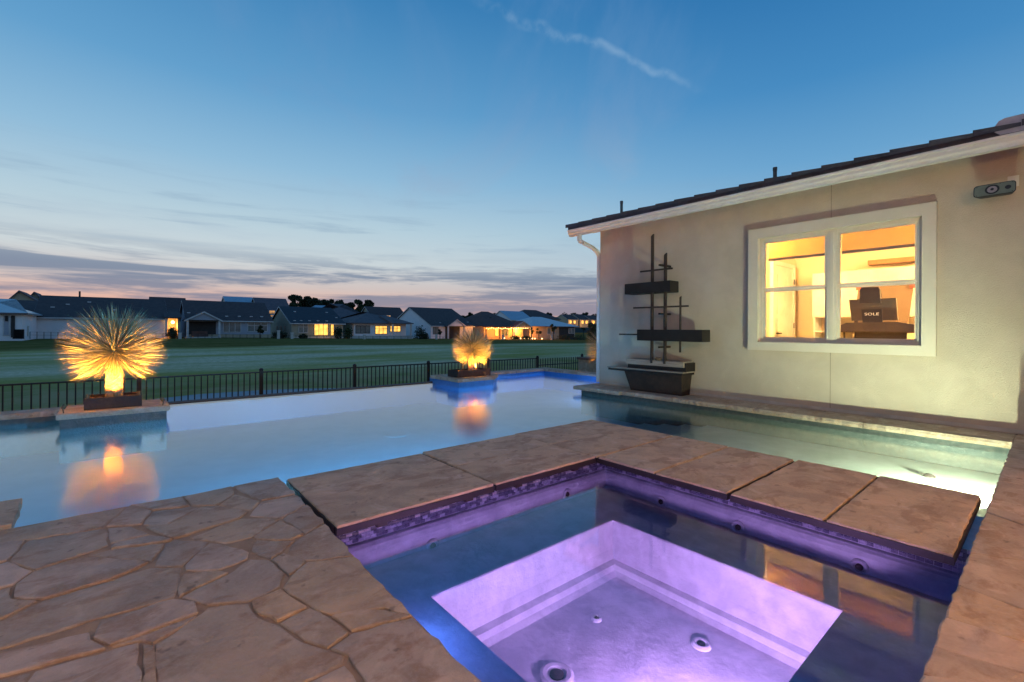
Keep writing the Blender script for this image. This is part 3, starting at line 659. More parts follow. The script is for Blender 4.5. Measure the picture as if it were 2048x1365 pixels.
MB().box(8.5, 8.54, P[3].y - .1, P[3].y - .06, 0, P[0].z - .2).build('stand', 'tread_d', pn)
ceil = thing('ceiling_light', 'round ceiling lamp of the lit room', 'lamp', (7.55, -.45, RZ - .08))
MB().lathe((7.55, -.45, RZ), (0, 0, -1), [(.16, 0), (.16, .03), (.14, .06)], 20).build('housing', 'roomwhite', ceil)
lamp('ceiling_lamp', 'POINT', (7.55, -.45, RZ - .12), 800, (1, .69, .30), ceil, .1)
c2_ = thing('ceiling_light', 'second round ceiling lamp of the lit room, near the interior door', 'lamp', (7.50, 3.2, RZ - .08))
MB().lathe((7.50, 3.2, RZ), (0, 0, -1), [(.16, 0), (.16, .03), (.14, .06)], 20).build('housing', 'roomwhite', c2_)
lamp('ceiling_lamp', 'POINT', (7.50, 3.2, RZ - .12), 350, (1, .69, .30), c2_, .1)

# ------------------------------------------------------------------ loudspeaker on the wall
sp = thing('loudspeaker', 'green outdoor loudspeaker bracketed high on the stucco wall', 'speaker', (6.85, .41, 2.5))
def rrect(y0, y1, z0, z1, r, n=4):
    pts = []
    for cy, cz, a0 in ((y1 - r, z1 - r, 0), (y0 + r, z1 - r, 90), (y0 + r, z0 + r, 180), (y1 - r, z0 + r, 270)):
        for k in range(n + 1): a = R(a0 + 90 * k / n); pts.append((cy + r * math.cos(a), cz + r * math.sin(a)))
    return pts
tilt = lambda x, y, z: (x + (z - 2.5) * .35, y, z)
ra = rrect(.26, .56, 2.435, 2.565, .03); rb = rrect(.28, .54, 2.45, 2.60, .03)
MB().prism([tilt(6.74, *p) for p in ra], [tilt(6.90, *p) for p in rb]).build('cabinet', 'black', sp)
rc_ = rrect(.267, .553, 2.442, 2.558, .027)
MB().prism([tilt(6.734, *p) for p in rc_], [tilt(6.7405, *p) for p in rc_]).build('baffle', 'spk_green', sp)
ax = Vector((-1, 0, .35 * -1)).normalized(); ax = Vector((-.944, 0, .33))
def on(y, z, o=0): return Vector(tilt(6.734 - o, y, z))
MB().lathe(on(.425, 2.50), ax, [(.052, -.002), (.052, .004), (.040, .004), (.036, -.001)], 24).build('woofer_surround', 'black', sp)
MB().lathe(on(.425, 2.50), ax, [(.036, 0), (.036, .003), (.015, .002)], 24).build('woofer', 'spk_cone', sp); MB().lathe(on(.425, 2.50), ax, [(.013, 0), (.013, .006), (.005, .010)], 16).build('dust_cap', 'black', sp)
MB().lathe(on(.315, 2.50), ax, [(.022, -.002), (.022, .003), (.012, .003), (.004, .006)], 18).build('tweeter', 'black', sp)
for y, z in ((.285, 2.452), (.285, 2.548), (.535, 2.452), (.535, 2.548), (.45, 2.553), (.37, 2.553)): MB().lathe(on(y, z), ax, [(.004, 0), (.004, .002)], 8).build('screw', 'black', sp)
MB().box(6.86, 6.998, .28, .31, 2.56, 2.60).box(6.985, 6.999, .25, .33, 2.55, 2.66).build('bracket', 'fascia', sp)

# ------------------------------------------------------------------ steel and wood wall sculpture with bench
sclp = thing('wall_sculpture', 'dark steel sculpture of pipes and boxes rising from a planter bench', 'sculpture', (6.75, 4.2, 0))
def pipe(name, y, z0, z1, r, X):
    pts = MB(); pts.tube((X, y, z0), (X, y, z1 - r), r, r, 12)
    n = 12; a = [(X + r * math.cos(6.2832 * i / n), y + r * math.sin(6.2832 * i / n), z1 - r) for i in range(n)]
    b = [(p[0], p[1], z1 - r * .3 + (p[1] - y) * -.9) for p in a]; pts.prism(a, b); pts.build(name, 'corten', sclp)
pipe('tall_pipe', 4.31, .5, 2.62, .027, 6.66); pipe('tall_pipe', 4.07, .5, 2.28, .027, 6.66); pipe('short_pipe', 3.77, .70, 1.57, .017, 6.60)
for y0, y1, z in ((3.91, 4.50, 2.025), (3.64, 4.63, 1.42), (4.55, 4.92, .97)): box('cross_rod', 'corten', sclp, 6.585, 6.615, y0, y1, z - .013, z + .013)
MB().box(6.60, 6.86, 3.95, 4.82, 1.66, 1.84).build('box', 'bronze', sclp, bevel=.004); MB().box(6.58, 6.84, 3.41, 4.55, .87, 1.055).build('box', 'bronze', sclp, bevel=.004)
for z in (2.1, 1.3, .75): box('wall_bracket', 'corten', sclp, 6.68, 6.998, 4.17, 4.21, z, z + .03)
for z0, z1, n in ((1.84, 1.95, 2), (1.055, 1.17, 2)): box('box_support', 'bronze', sclp, 6.86, 6.999, 4.12, 4.26, z0 - .16, z0 - .10)
bm_ = MB(); bm_.prism([(6.74, 3.82, .001), (6.98, 3.82, .001), (6.98, 4.78, .001), (6.74, 4.78, .001)], [(6.66, 3.78, .335), (6.98, 3.78, .335), (6.98, 4.86, .335), (6.66, 4.86, .335)]); bm_.build('planter_base', 'corten', sclp)
sl = MB().box(6.60, 6.98, 3.74, 5.16, .336, .372).build('bench_frame', 'bronze', sclp)
for k in range(6): box('bench_slat', 'wood', sl, 6.592 + k * .064, 6.592 + k * .064 + .056, 3.72, 5.18, .373, .392)
MB().box(6.68, 6.97, 3.72, 4.80, .393, .53).build('planter_trough', 'bronze', sclp); box('trough_face', 'wood', sclp, 6.645, 6.679, 3.74, 4.82, .46, .545); box('trough_top', 'wood', sclp, 6.68, 6.97, 3.74, 4.80, .531, .552)
MB().lathe((6.66, 4.19, .552), (0, 0, 1), [(.05, 0), (.06, .03), (.03, .05)], 12).build('rock', 'soil', sclp)

# ------------------------------------------------------------------ yuccas, planters, pedestals
def yucca(name, label, x, y, z0, z1, r, cz, cr, n, seed, squash=1.0, lower=-.62):
    t = thing(name, label, 'yucca', (x, y, z0), 'uplit yuccas'); rg = random.Random(seed)
    m = MB(); N = 22; K = 26; o = 0; vs = []
    for k in range(K + 1):
        z = z0 + (z1 + .1 - z0) * k / K
        for i in range(N):
            rr = r * (1.04 - .10 * k / K) * (1 + rg.uniform(-.07, .07) + (.05 if (i + k) % 2 else 0)); a = 6.2832 * i / N
            vs.append((x + rr * math.cos(a), y + rr * math.sin(a), z))
    m.add(vs, [(k * N + i, k * N + (i + 1) % N, (k + 1) * N + (i + 1) % N, (k + 1) * N + i) for k in range(K) for i in range(N)])
    m.build('trunk', 'bark', t)
    c = Vector((x, y, cz)); lv = MB()
    for i in range(n):
        u = lower + (1 - lower) * (i + .5) / n; ph = i * 2.39996 + rg.uniform(-.12, .12); u += rg.uniform(-.03, .03); u = max(-.99, min(.999, u))
        s_ = math.sqrt(1 - u * u); d = Vector((s_ * math.cos(ph), s_ * math.sin(ph), u * squash)).normalized()
        L = cr * rg.uniform(.86, 1.06) * (1.0 if u > -.2 else .97)
        a = c + d * .05 + Vector((0, 0, -.09 * (1 - u) * .5)); mid = a + d * L * .5; e = c + d * L + Vector((0, 0, -.015 * rg.random()))
        side_ = d.orthogonal().normalized(); side_.rotate(Matrix.Rotation(rg.uniform(0, 6.28), 3, d)); up = d.cross(side_)
        w0, w1 = .0040, .0052
        lv.add([a + side_ * w0, a - side_ * w0, mid + side_ * w1 + up * .001, mid - side_ * w1 + up * .001, mid - up * .003, a - up * .003, e],
               [(0, 1, 3, 2), (0, 2, 4, 5), (1, 5, 4, 3), (2, 3, 6), (2, 6, 4), (3, 4, 6)])
    lv.build('leaf_crown', 'leaf', t, kind='stuff')
    return t
def planter(label, x0, x1, y0, y1, z0, z1, mat='corten'):
    t = thing('planter_box', label, 'planter', ((x0 + x1) / 2, (y0 + y1) / 2, z0), 'yucca planters'); e = .022
    for b in ((x0, x1, y0, y0 + e), (x0, x1, y1 - e, y1), (x0, x0 + e, y0 + e, y1 - e), (x1 - e, x1, y0 + e, y1 - e)): box('side_board', mat, t, b[0], b[1], b[2], b[3], z0 + .001, z1)
    m = MB(); nx, ny = 14, 9; vs = [(x0 + e + (x1 - x0 - 2 * e) * i / nx, y0 + e + (y1 - y0 - 2 * e) * j / ny, z1 - .035 + rnd.uniform(-.012, .012)) for j in range(ny + 1) for i in range(nx + 1)]
    m.add(vs, [(j * (nx + 1) + i, j * (nx + 1) + i + 1, (j + 1) * (nx + 1) + i + 1, (j + 1) * (nx + 1) + i) for j in range(ny) for i in range(nx)]).build('gravel', 'soil', t)
def pedestal(label, ring, zt, tile='blue_tile'):
    cx = sum(p[0] for p in ring) / len(ring); cy = sum(p[1] for p in ring) / len(ring)
    t = thing('pedestal', label, 'pedestal', (cx, cy, -1.14), 'yucca pedestals')
    sh = lambda k: [((p[0] - cx) * k + cx, (p[1] - cy) * k + cy) for p in ring]
    MB().prism([(a, b, zt - .065) for a, b in ring], [(a, b, zt) for a, b in ring]).build('cap_stone', 'coping', t, bevel=.006)
    q = sh(.94); MB().prism([(a, b, -1.14) for a, b in q], [(a, b, zt - .066) for a, b in q]).build('pier', tile, t)
def uplight(label, p, tgt, power, spot=100, grp='garden uplights'):
    p = Vector(p); t = thing('uplight', label, 'lamp', p, grp); ax = (Vector(tgt) - p).normalized()
    MB().lathe(p - ax * .02, ax, [(.018, 0), (.022, .02), (.022, .05), (.019, .05), (.017, .03)], 14).build('housing', 'brass', t)
    MB().tube(p + Vector((0, 0, -.069)), p - ax * .02, .006).build('stake', 'brass', t)
    lamp('uplight_lamp', 'SPOT', p + ax * .035, power * .62, (1, .37, .045), t, .02, tgt, spot, .6)
pedestal('square stone pedestal under the big yucca beside the infinity edge', [(-.61, 7.3), (.43, 7.3), (.43, 8.05), (-.61, 8.05)], .045, 'dark_tile')
planter('low rusty planter of the big yucca', -.385, .155, 7.46, 7.88, .045, .185)
yucca('yucca', 'big round yucca glowing gold on a stone pedestal by the infinity edge', -.115, 7.66, .12, .60, .080, .80, .57, 900, 3, 1.0, -.80)
uplight('small brass spotlight at the foot of the big yucca', (-.10, 7.505, .20), (-.12, 7.60, .95), 70, 150)
uplight('small brass spotlight beside the trunk of the big yucca', (.125, 7.50, .20), (.1, 7.6, .9), 330, 160)
uplight('small brass spotlight in the planter end of the big yucca', (-.355, 7.50, .20), (-.3, 7.6, .9), 330, 160)
uplight('small brass spotlight on the pedestal corner of the big yucca, weir side', (.36, 7.37, .115), (-.05, 7.6, 1.0), 420, 75)
uplight('small brass spotlight on the pedestal corner of the big yucca, wall side', (-.55, 7.37, .115), (-.18, 7.6, 1.0), 420, 75)
pedestal('stone pedestal with clipped corner under the small yucca beside the far corner', [(5.02, 7.62), (5.95, 7.62), (6.30, 7.95), (6.30, 8.70), (5.02, 8.70)], .045)
planter('low rusty planter of the small yucca', 5.18, 6.02, 7.86, 8.25, .045, .185)
yucca('yucca', 'smaller yucca with grey top and gold lower leaves on a corner pedestal', 5.66, 8.03, .12, .42, .085, .66, .50, 700, 8, 1.0, -.80)
uplight('small brass spotlight in the planter end of the smaller yucca', (5.97, 7.90, .20), (5.9, 8.0, .7), 260, 160)
uplight('small brass spotlight in the planter end nearer the weir, smaller yucca', (5.27, 7.90, .20), (5.4, 8.0, .7), 260, 160)
uplight('small brass spotlight on the pedestal edge of the smaller yucca', (5.75, 7.70, .115), (5.68, 8.0, .75), 170, 80)
uplight('small brass spotlight at the foot of the smaller yucca', (5.70, 7.915, .20), (5.70, 8.03, .6), 110, 150)

# ------------------------------------------------------------------ iron fence beyond the pool
FY = 11.4; GZ = -1.22
fence = thing('iron_fence', 'dark iron picket fence running along the field edge behind the pool', 'fence', (4, FY, GZ))
def fence_run(p0, p1, zt, npan, first):
    p0, p1 = Vector(p0), Vector(p1); L = (p1 - p0).length; d = (p1 - p0) / L
    MB().prism([p0 + Vector((-.0, -.018, zt - .03)), p1 + Vector((0, -.018, zt - .03)), p1 + Vector((0, .018, zt - .03)), p0 + Vector((0, .018, zt - .03))], [p0 + Vector((0, -.018, zt)), p1 + Vector((0, -.018, zt)), p1 + Vector((0, .018, zt)), p0 + Vector((0, .018, zt))]).build('top_rail', 'iron', fence)
    MB().prism([p0 + Vector((-.0, -.015, GZ + .10)), p1 + Vector((0, -.015, GZ + .10)), p1 + Vector((0, .015, GZ + .10)), p0 + Vector((0, .015, GZ + .10))], [p0 + Vector((0, -.015, GZ + .13)), p1 + Vector((0, -.015, GZ + .13)), p1 + Vector((0, .015, GZ + .13)), p0 + Vector((0, .015, GZ + .13))]).build('bottom_rail', 'iron', fence)
    global PICK, POST
    for k in range(npan + 1):
        c = p0 + d * (L * k / npan)
        if k == 0 and not first: pass
        else:
            if POST is None:
                POST = MB().box(-.035, .035, -.035, .035, 0, zt - GZ + .03).lathe((0, 0, zt - GZ + .03), (0, 0, 1), [(.045, 0), (.045, .02), (.025, .045)], 10).build('post', 'iron', fence); POST.location = c - Vector((4, FY, GZ)) + Vector((0, 0, GZ)); POST.data.transform(Matrix.Translation((4, FY, GZ)))
            else: dupe(POST, c - Vector((4, FY, 0)))
        if k < npan:
            for j in range(1, 19):
                q = c + d * (L / npan * j / 19)
                if PICK is None:
                    PICK = MB().box(-.010, .010, -.010, .010, .0, zt - GZ - .03 - .05).build('picket', 'iron', fence); PICK.data.transform(Matrix.Translation((4, FY, GZ))); PICK.location = q - Vector((4, FY, 0)) + Vector((0, 0, .05))
                else: dupe(PICK, q - Vector((4, FY, 0)) + Vector((0, 0, .05)))
PICK = POST = None
SPC = 2.11
fence_run((.19 - SPC * 2, FY, 0), (.19 + SPC * 5, FY, 0), .07, 7, True)
fence_run((.19 + SPC * 5 + .04, FY + .02, 0), (13.05, FY + .02, 0), -.17, 1, False)

# stone pillar and half-hidden yucca by the house corner
pl = thing('stone_pillar', 'pale stone fence pillar with flat cap near the house corner', 'pillar', (12.4, 10.5, GZ))
a = Vector((12.33, 10.52))
r_ = 0
z = GZ
while z < .0:
    hh = min(.16, .005 - z); off = rnd.uniform(-.01, .01)
    box('pillar_block', 'coping', pl, a.x - .22 + off, a.x - .003, a.y - .24, a.y + .24, z + .003, z + hh - .003); box('pillar_block', 'coping', pl, a.x + .003, a.x + .22 + off, a.y - .24, a.y + .24, z + .003, z + hh - .003); z += hh
box('cap', 'wet_rim', pl, a.x - .27, a.x + .27, a.y - .29, a.y + .29, .006, .075)
yucca('yucca', 'half-hidden yucca with gold tips behind the house corner', 9.62, 7.60, -1.2, .32, .09, .56, .66, 330, 12, 1.0, -.6)
uplight('spotlight below the half-hidden yucca', (9.30, 7.72, -.35), (9.5, 7.65, .5), 260, 150)

# ------------------------------------------------------------------ field and path
def gz(x, y):
    b = -1.22 if y < 16 else (-1.22 + min(1, (y - 16) / 60) * .5)
    return b - .0135 * min(90, max(0, x - 12)) * min(1, max(0, (y - 20) / 50)) - (.35 if y < 9 else 0)
gm = MB(); ysg = [-60, -10, 9, 9.01, 16, 20, 26, 34, 44, 54, 62, 70, 78, 86, 95, 110, 140, 200, 320, 600, 1500, 3500]; xsg = [-3500, -1200, -500, -250, -120, -60, -30, -10, 0, 12, 24, 36, 50, 66, 84, 102, 140, 220, 400, 800, 1800, 3500]
nx_ = len(xsg)
gm.add([(x, y, gz(x, y)) for y in ysg for x in xsg], [(j * nx_ + i, j * nx_ + i + 1, (j + 1) * nx_ + i + 1, (j + 1) * nx_ + i) for j in range(len(ysg) - 1) for i in range(nx_ - 1)])
def grass_mat():
    m, t, b = base_mat('field_grass')
    co = t.new('ShaderNodeTexCoord').outputs['Object']
    dep = t.vmath('DOT_PRODUCT', co, (0, 1, 0)); wob = t.math('MULTIPLY', t.math('SUBTRACT', t.noise(co, .05, 3, .5), .5), 16)
    dd = t.math('ADD', dep, wob)
    mp = t.new('ShaderNodeMapping'); t.put(mp.inputs[0], co); mp.inputs['Scale'].default_value = (.22, 1, 1)
    big = t.smooth(t.noise(mp.outputs[0], .22, 5, .6, .4), .36, .66)
    fair = t.mix(big, (.46, .37, .11, 1), (.88, .66, .42, 1))
    fair = t.mix(t.math('MULTIPLY', t.smooth(t.noise(co, 3.5, 5, .7), .35, .7), .5), fair, (.30, .24, .06, 1))
    rough_ = t.mix(t.smooth(t.noise(co, .6, 5, .7), .3, .7), (.13, .11, .03, 1), (.24, .17, .06, 1))
    nearc = t.mix(t.smooth(t.noise(co, .5, 4, .6), .35, .65), (.50, .33, .16, 1), (.33, .26, .08, 1))
    c = t.mix(t.smooth(dd, 27, 20), fair, nearc)
    c = t.mix(t.smooth(dd, 50, 56), c, rough_)
    t.put(b.inputs['Base Color'], c); b.inputs['Roughness'].default_value = 1.0; b.inputs['Specular IOR Level'].default_value = 0
    bn = t.new('ShaderNodeBump'); bn.inputs['Strength'].default_value = .35; bn.inputs['Distance'].default_value = .04
    t.put(bn.inputs['Height'], t.noise(co, 9, 5, .7)); t.l.new(bn.outputs[0], b.inputs['Normal']); return m
M['grass'] = grass_mat()
gm.build('field', 'grass', None, kind='structure')
M['concrete'] = pm('path_concrete', (.36, .37, .38), (.28, .29, .30), 2, .9, .3, 40)
pts = [ground_pt(*p, -1.18) for p in ((250, 822), (317, 806), (400, 796), (520, 787), (610, 782.5), (693, 780), (760, 777))]
m = MB(); up = []; dn = []
for p in pts: up.append((p.x, p.y, gz(p.x, p.y) + .02)); q = p - FW * 2.6; dn.append((q.x, q.y, gz(q.x, q.y) + .02))
n = len(pts); m.add(up + dn, [(i, i + 1, n + i + 1, n + i) for i in range(n - 1)])
m.build('path', 'concrete', None, kind='structure')
#BACKGROUND
# ------------------------------------------------------------------ the houses across the field (a row along the x axis)
def hx(px, Y): d = pix_dir(px, HPY); return d.x / d.y * Y
def hz(px, py, Y): d = pix_dir(px, py); return CH + d.z / d.y * Y
M['w_white'] = pm('house_white', (.84, .81, .84), (.78, .75, .78), 1, .9)
M['w_grey'] = pm('house_grey', (.38, .40, .47), (.34, .36, .43), 1, .9)
M['w_tan'] = pm('house_tan', (.40, .36, .27), (.34, .30, .23), 1.5, .9, .3, 4)
M['w_cream'] = pm('house_cream', (.46, .38, .27), (.40, .33, .24), 1, .9)
M['r_dark'] = pm('shingle_dark', (.115, .080, .075), (.075, .055, .055), 2.0, .95, .5, 9, detail=8)
M['r_slate'] = pm('shingle_slate', (.055, .065, .075), (.038, .046, .056), 2.0, .95, .5, 9, detail=8)
M['r_brown'] = pm('roof_brown', (.17, .13, .135), (.12, .095, .10), 1.5, .9, .5, 7, detail=8)
M['r_rust'] = pm('roof_rust', (.16, .085, .07), (.10, .055, .05), 1.5, .9, .5, 7, detail=8)
M['r_metal'] = pm('roof_metal', (.42, .46, .52), (.36, .40, .46), 1, .35, .1, metal=.5)
M['h_trim'] = pm('house_trim', (.66, .64, .64), None, 1, .7)
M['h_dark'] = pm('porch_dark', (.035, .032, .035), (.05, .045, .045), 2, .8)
M['h_glass'] = pm('dusk_glass', (.10, .13, .13), (.20, .23, .22), 1.2, .12)
M['lit'] = emis('lit_window', (1, .52, .10), 2.0, .55, 1.3)
M['lit_soft'] = emis('lit_window_soft', (1, .46, .12), .75, .6, 1.3)
M['bulb'] = emis('bulb', (1, .62, .22), 9)
M['orange_wall'] = pm('house_sandstone', (.50, .36, .24), (.44, .31, .20), 1.2, .9)
M['foliage'] = pm('foliage', (.045, .060, .025), (.022, .032, .014), 3, .8, rand=.35)
M['foliage_l'] = pm('foliage_light', (.085, .105, .035), (.05, .065, .025), 3, .8, rand=.2)
M['trunk'] = pm('tree_bark', (.06, .045, .035), None, 5, .9)
M['post_stone'] = pm('marker_stone', (.60, .55, .50), (.48, .44, .40), 3, .9)

class FH:
    def __init__(s, label, p0, p1, Y, base, eave, ridge, rpx, dep, wall, roof, hip=0.0, over=.55, group='houses across the field', xs=None):
        s.Y = Y; s.x0, s.x1 = xs or (hx(p0, Y), hx(p1, Y)); s.dep = dep
        pm_ = (p0 + p1) / 2; s.z0 = hz(pm_, base, Y); s.ze = hz(pm_, eave, Y); s.zr = hz(rpx, ridge, Y + dep / 2)
        s.t = thing('house', label, 'house', ((s.x0 + s.x1) / 2, Y, s.z0), group)
        x0, x1, ze, zr, Y1, ym = s.x0, s.x1, s.ze, s.zr, Y + dep, Y + dep / 2
        b = s.z0 - .6
        if hip: s.wall = MB().box(x0, x1, Y, Y1, b, ze - .02).build('wall', wall, s.t)
        else:
            m = MB(); e = [(x0, Y, ze), (x1, Y, ze), (x1, Y1, ze), (x0, Y1, ze), (x0, ym, zr), (x1, ym, zr), (x0, Y, b), (x1, Y, b), (x1, Y1, b), (x0, Y1, b)]
            m.add(e, [(6, 7, 1, 0), (7, 8, 2, 5, 1), (8, 9, 3, 2), (9, 6, 0, 4, 3), (0, 1, 5, 4), (2, 3, 4, 5)]); s.wall = m.build('wall', wall, s.t)
        sl = (zr - ze) / (dep / 2); o = over; rm = MB(); th = .16
        if hip:
            h = hip
            ev = [(x0 - o, Y - o, ze - .02), (x1 + o, Y - o, ze - .02), (x1 + o, Y1 + o, ze - .02), (x0 - o, Y1 + o, ze - .02)]
            eu = [(a, c, z + th) for a, c, z in ev]; rg = [(x0 + h, ym, zr + .15), (x1 - h, ym, zr + .15)]
            rm.add(ev + eu + rg, [(3, 2, 1, 0), (0, 1, 5, 4), (1, 2, 6, 5), (2, 3, 7, 6), (3, 0, 4, 7), (4, 5, 9, 8), (5, 6, 9), (6, 7, 8, 9), (7, 4, 8)])
        else:
            for sg_, yy in ((-1, Y), (1, Y1)):
                yo = yy + sg_ * o; zo = ze - sl * o
                rm.prism([(x0 - .35, yo, zo + .02), (x1 + .35, yo, zo + .02), (x1 + .35, ym, zr + .02), (x0 - .35, ym, zr + .02)], [(x0 - .35, yo, zo + th), (x1 + .35, yo, zo + th), (x1 + .35, ym, zr + th), (x0 - .35, ym, zr + th)])
        s.roof = rm.build('roof', roof, s.t)
        if not hip:
            bt = MB()
            for xx in (x0 - .36, x1 + .35):
                for yo in (Y - o, Y1 + o): MB().prism([(xx, yo, ze - sl * o - .1), (xx + .01, yo, ze - sl * o - .1), (xx + .01, yo, ze - sl * o + th - .02), (xx, yo, ze - sl * o + th - .02)], [(xx, ym, zr - .1), (xx + .01, ym, zr - .1), (xx + .01, ym, zr + th - .02), (xx, ym, zr + th - .02)]).build('rake_board', 'h_trim', s.roof)
            pass
        MB().box(x0 - (o if hip else .34), x1 + (o if hip else .34), Y - o - .03, Y - o - .004, ze - (0 if hip else sl * o) - .06, ze - (0 if hip else sl * o) + .12).build('gutter', 'h_trim' if not hip else 'r_brown', s.roof)
    def win(s, p0, p1, t, b, pane='h_glass', frame='h_trim', n=2, rows=1, Y=None, off=0.0):
        Y = (Y or s.Y) - off; a, c = hx(p0, Y), hx(p1, Y); pm_ = (p0 + p1) / 2; z1, z0 = hz(pm_, t, Y), hz(pm_, b, Y)
        e = .09; f = MB(); f.box(a, c, Y - .07, Y - .004, z0, z0 + e).box(a, c, Y - .07, Y - .004, z1 - e, z1)
        for k in range(n + 1): x = a + (c - a - e) * k / n; f.box(x, x + e, Y - .07, Y - .004, z0 + e, z1 - e)
        fo_ = f.build('window', frame, s.t)
        for k in range(n):
            xa = a + (c - a - e) * k / n + e; xb = a + (c - a - e) * (k + 1) / n
            box('pane', pane, fo_, xa, xb, Y - .045, Y - .03, z0 + e, z1 - e)
            if rows > 1: box('muntin', frame, fo_, xa, xb, Y - .06, Y - .046, z0 + (z1 - z0) * .62, z0 + (z1 - z0) * .62 + .07)
    def vents(s, pts, mat='h_trim'):
        for px, py in pts:
            # on the front slope: intersect the view ray with the slope plane
            d = pix_dir(px, py); sl = (s.zr - s.ze) / (s.dep / 2); tt = (s.ze - CH - sl * s.Y + .17) / (d.z - sl * d.y); p = Vector((0, 0, CH)) + d * tt
            box('roof_vent', mat, s.roof, p.x - .22, p.x + .22, p.y - .15, p.y + .15, p.z - .06, p.z + .10)
    def porch(s, p0, p1, apx, apy, yb, base, out=2.6, wallm='w_white', roofm='r_dark', lit=None, post='h_trim'):
        """gabled porch reaching toward the field, open below"""
        Y = s.Y - out; a, c = hx(p0, Y), hx(p1, Y); xm = (a + c) / 2; ze = hz((p0 + p1) / 2, yb, Y); za = hz(apx, apy, Y); z0 = s.z0
        MB().prism([(a, Y, ze), (c, Y, ze), (xm, Y, za)], [(a, Y + .2, ze), (c, Y + .2, ze), (xm, Y + .2, za)]).build('porch_gable', wallm, s.t)
        rm = MB(); o = .3
        for e in (a, c):
            ex = e + (-o if e == a else o); ez = ze - (za - ze) / (xm - a) * o
            rm.prism([(ex, Y - o, ez + .01), (xm, Y - o, za + .01), (xm, s.Y + 1.5, za + .01), (ex, s.Y + 1.5, ez + .01)], [(ex, Y - o, ez + .15), (xm, Y - o, za + .15), (xm, s.Y + 1.5, za + .15), (ex, s.Y + 1.5, ez + .15)])
        r_ = rm.build('porch_roof', roofm, s.t)
        bt = MB()
        for e in (a, c):
            ex = e + (-o if e == a else o); ez = ze - (za - ze) / (xm - a) * o
            MB().prism([(ex, Y - o - .02, ez - .12), (xm, Y - o - .02, za - .12), (xm, Y - o - .02, za + .12), (ex, Y - o - .02, ez + .12)], [(ex, Y - o - .003, ez - .12), (xm, Y - o - .003, za - .12), (xm, Y - o - .003, za + .12), (ex, Y - o - .003, ez + .12)]).build('rake_board', 'h_trim', r_)
        pass
        for xx in (a, c - .3): box('porch_post', post, s.t, xx, xx + .3, Y, Y + .3, z0 - .6, ze - .005)
        box('porch_floor', 'post_stone', s.t, a - .1, c + .1, Y - .1, s.Y - .01, z0 - .6, z0 + .25)
        box('porch_ceiling', 'h_dark' if not lit else 'w_cream', s.t, a + .01, c - .01, Y + .21, s.Y - .01, ze - .12, ze - .02)  # unlit ceiling is coloured dark for its shade
        box('porch_recess_panel', 'h_dark' if not lit else 'orange_wall', s.t, a + .35, c - .35, s.Y - .05, s.Y - .004, z0 + .26, ze - .13)  # panel stands for the recess; unlit porches have their shade painted dark
        if lit: lamp('porch_lamp', 'POINT', ((a + c) / 2, s.Y - 1.2, ze - .5), lit, (1, .38, .06), s.t, .15)
        return a, c, z0, ze

YH = 92
# house with pale metal roof at the picture's far side
h = FH('white house with pale metal hip roof and front door, beside the dark picket gate', -95, 44, 80, 688, 640, 612, -20, 14, 'w_white', 'r_metal', hip=4)
h.win(6, 20, 642, 684, 'w_grey', 'h_trim', 1); h.win(10, 16, 644, 655, 'h_glass', 'h_dark', 2, 2, off=.08); box('porch_recess_panel', 'h_dark', h.t, hx(22, 80), hx(30, 80), 79.9, 79.98, h.z0, h.ze - .2)  # flat dark panel painted in place of a shaded recess
h = FH('long white house with dark shingle roof behind the big yucca', 72, 330, YH, 684, 645, 607, 200, 15, 'w_white', 'r_dark')
h.vents([(105, 626), (135, 620), (178, 615), (230, 630)])
MB().tube((hx(159, 99.5), 99.5, h.zr - .2), (hx(159, 99.5), 99.5, h.zr + 1.0), .12).build('flue', 'h_dark', h.roof)
# its lit side porch
a, c = hx(331, YH), hx(358, YH)
MB().box(a, c, YH + 2.6, YH + 2.8, h.z0 - .5, h.ze).box(c - .2, c, YH - .5, YH + 2.59, h.z0 - .5, h.ze).build('side_porch_wall', 'orange_wall', h.t)
MB().prism([(a - .2, YH - .9, h.ze), (c + .3, YH - .9, h.ze), (c + .3, YH + 5, h.ze), (a - .2, YH + 5, h.ze)], [(a - .2, YH - .9, h.ze + .2), (c + .3, YH - .9, h.ze + .2), (c + .3, YH + 5, h.ze + 1.7), (a - .2, YH + 5, h.ze + 1.7)]).build('side_porch_roof', 'r_dark', h.t)
box('porch_post', 'h_trim', h.t, a - .1, a + .2, YH - .6, YH - .3, h.z0 - .5, h.ze - .01)
sp_ = MB().lathe((a + 1.0, YH + 1.0, h.ze - .35), (0, 0, -1), [(.08, 0), (.25, .2), (.2, .45)], 12).build('lantern', 'bulb', h.t)
lamp('porch_lamp', 'POINT', (a + 1.0, YH + .9, h.ze - 1.2), 260, (1, .52, .14), h.t, .2)

h = FH('blue-grey house with gabled porch and white framed windows', 375, 541, YH, 683, 647, 612, 450, 13, 'w_grey', 'r_dark')
h.porch(373, 441, 406, 632, 648, 683, 2.4, 'w_grey'); h.win(446, 482, 651, 672, n=3); h.win(495, 535, 651, 670, n=3, rows=2)
h.vents([(377, 634), (453, 640), (478, 640), (502, 640), (523, 640)])
box('plinth', 'w_cream', h.t, h.x0 - .05, h.x1 + .05, YH - .06, YH - .002, h.z0 - .6, h.z0 + .6)
# sofa on its porch
px_ = hx(400, YH - 1.2); t = thing('patio_sofa', 'brown patio sofa under the gabled porch of the blue-grey house', 'sofa', (px_, YH - 1.2, h.z0 + .25))
MB().box(px_ - 1.1, px_ + 1.1, YH - 1.7, YH - .9, h.z0 + .26, h.z0 + .7).build('seat', 'r_rust', t); MB().box(px_ - 1.1, px_ + 1.1, YH - .9, YH - .7, h.z0 + .26, h.z0 + 1.15).build('backrest', 'r_rust', t)

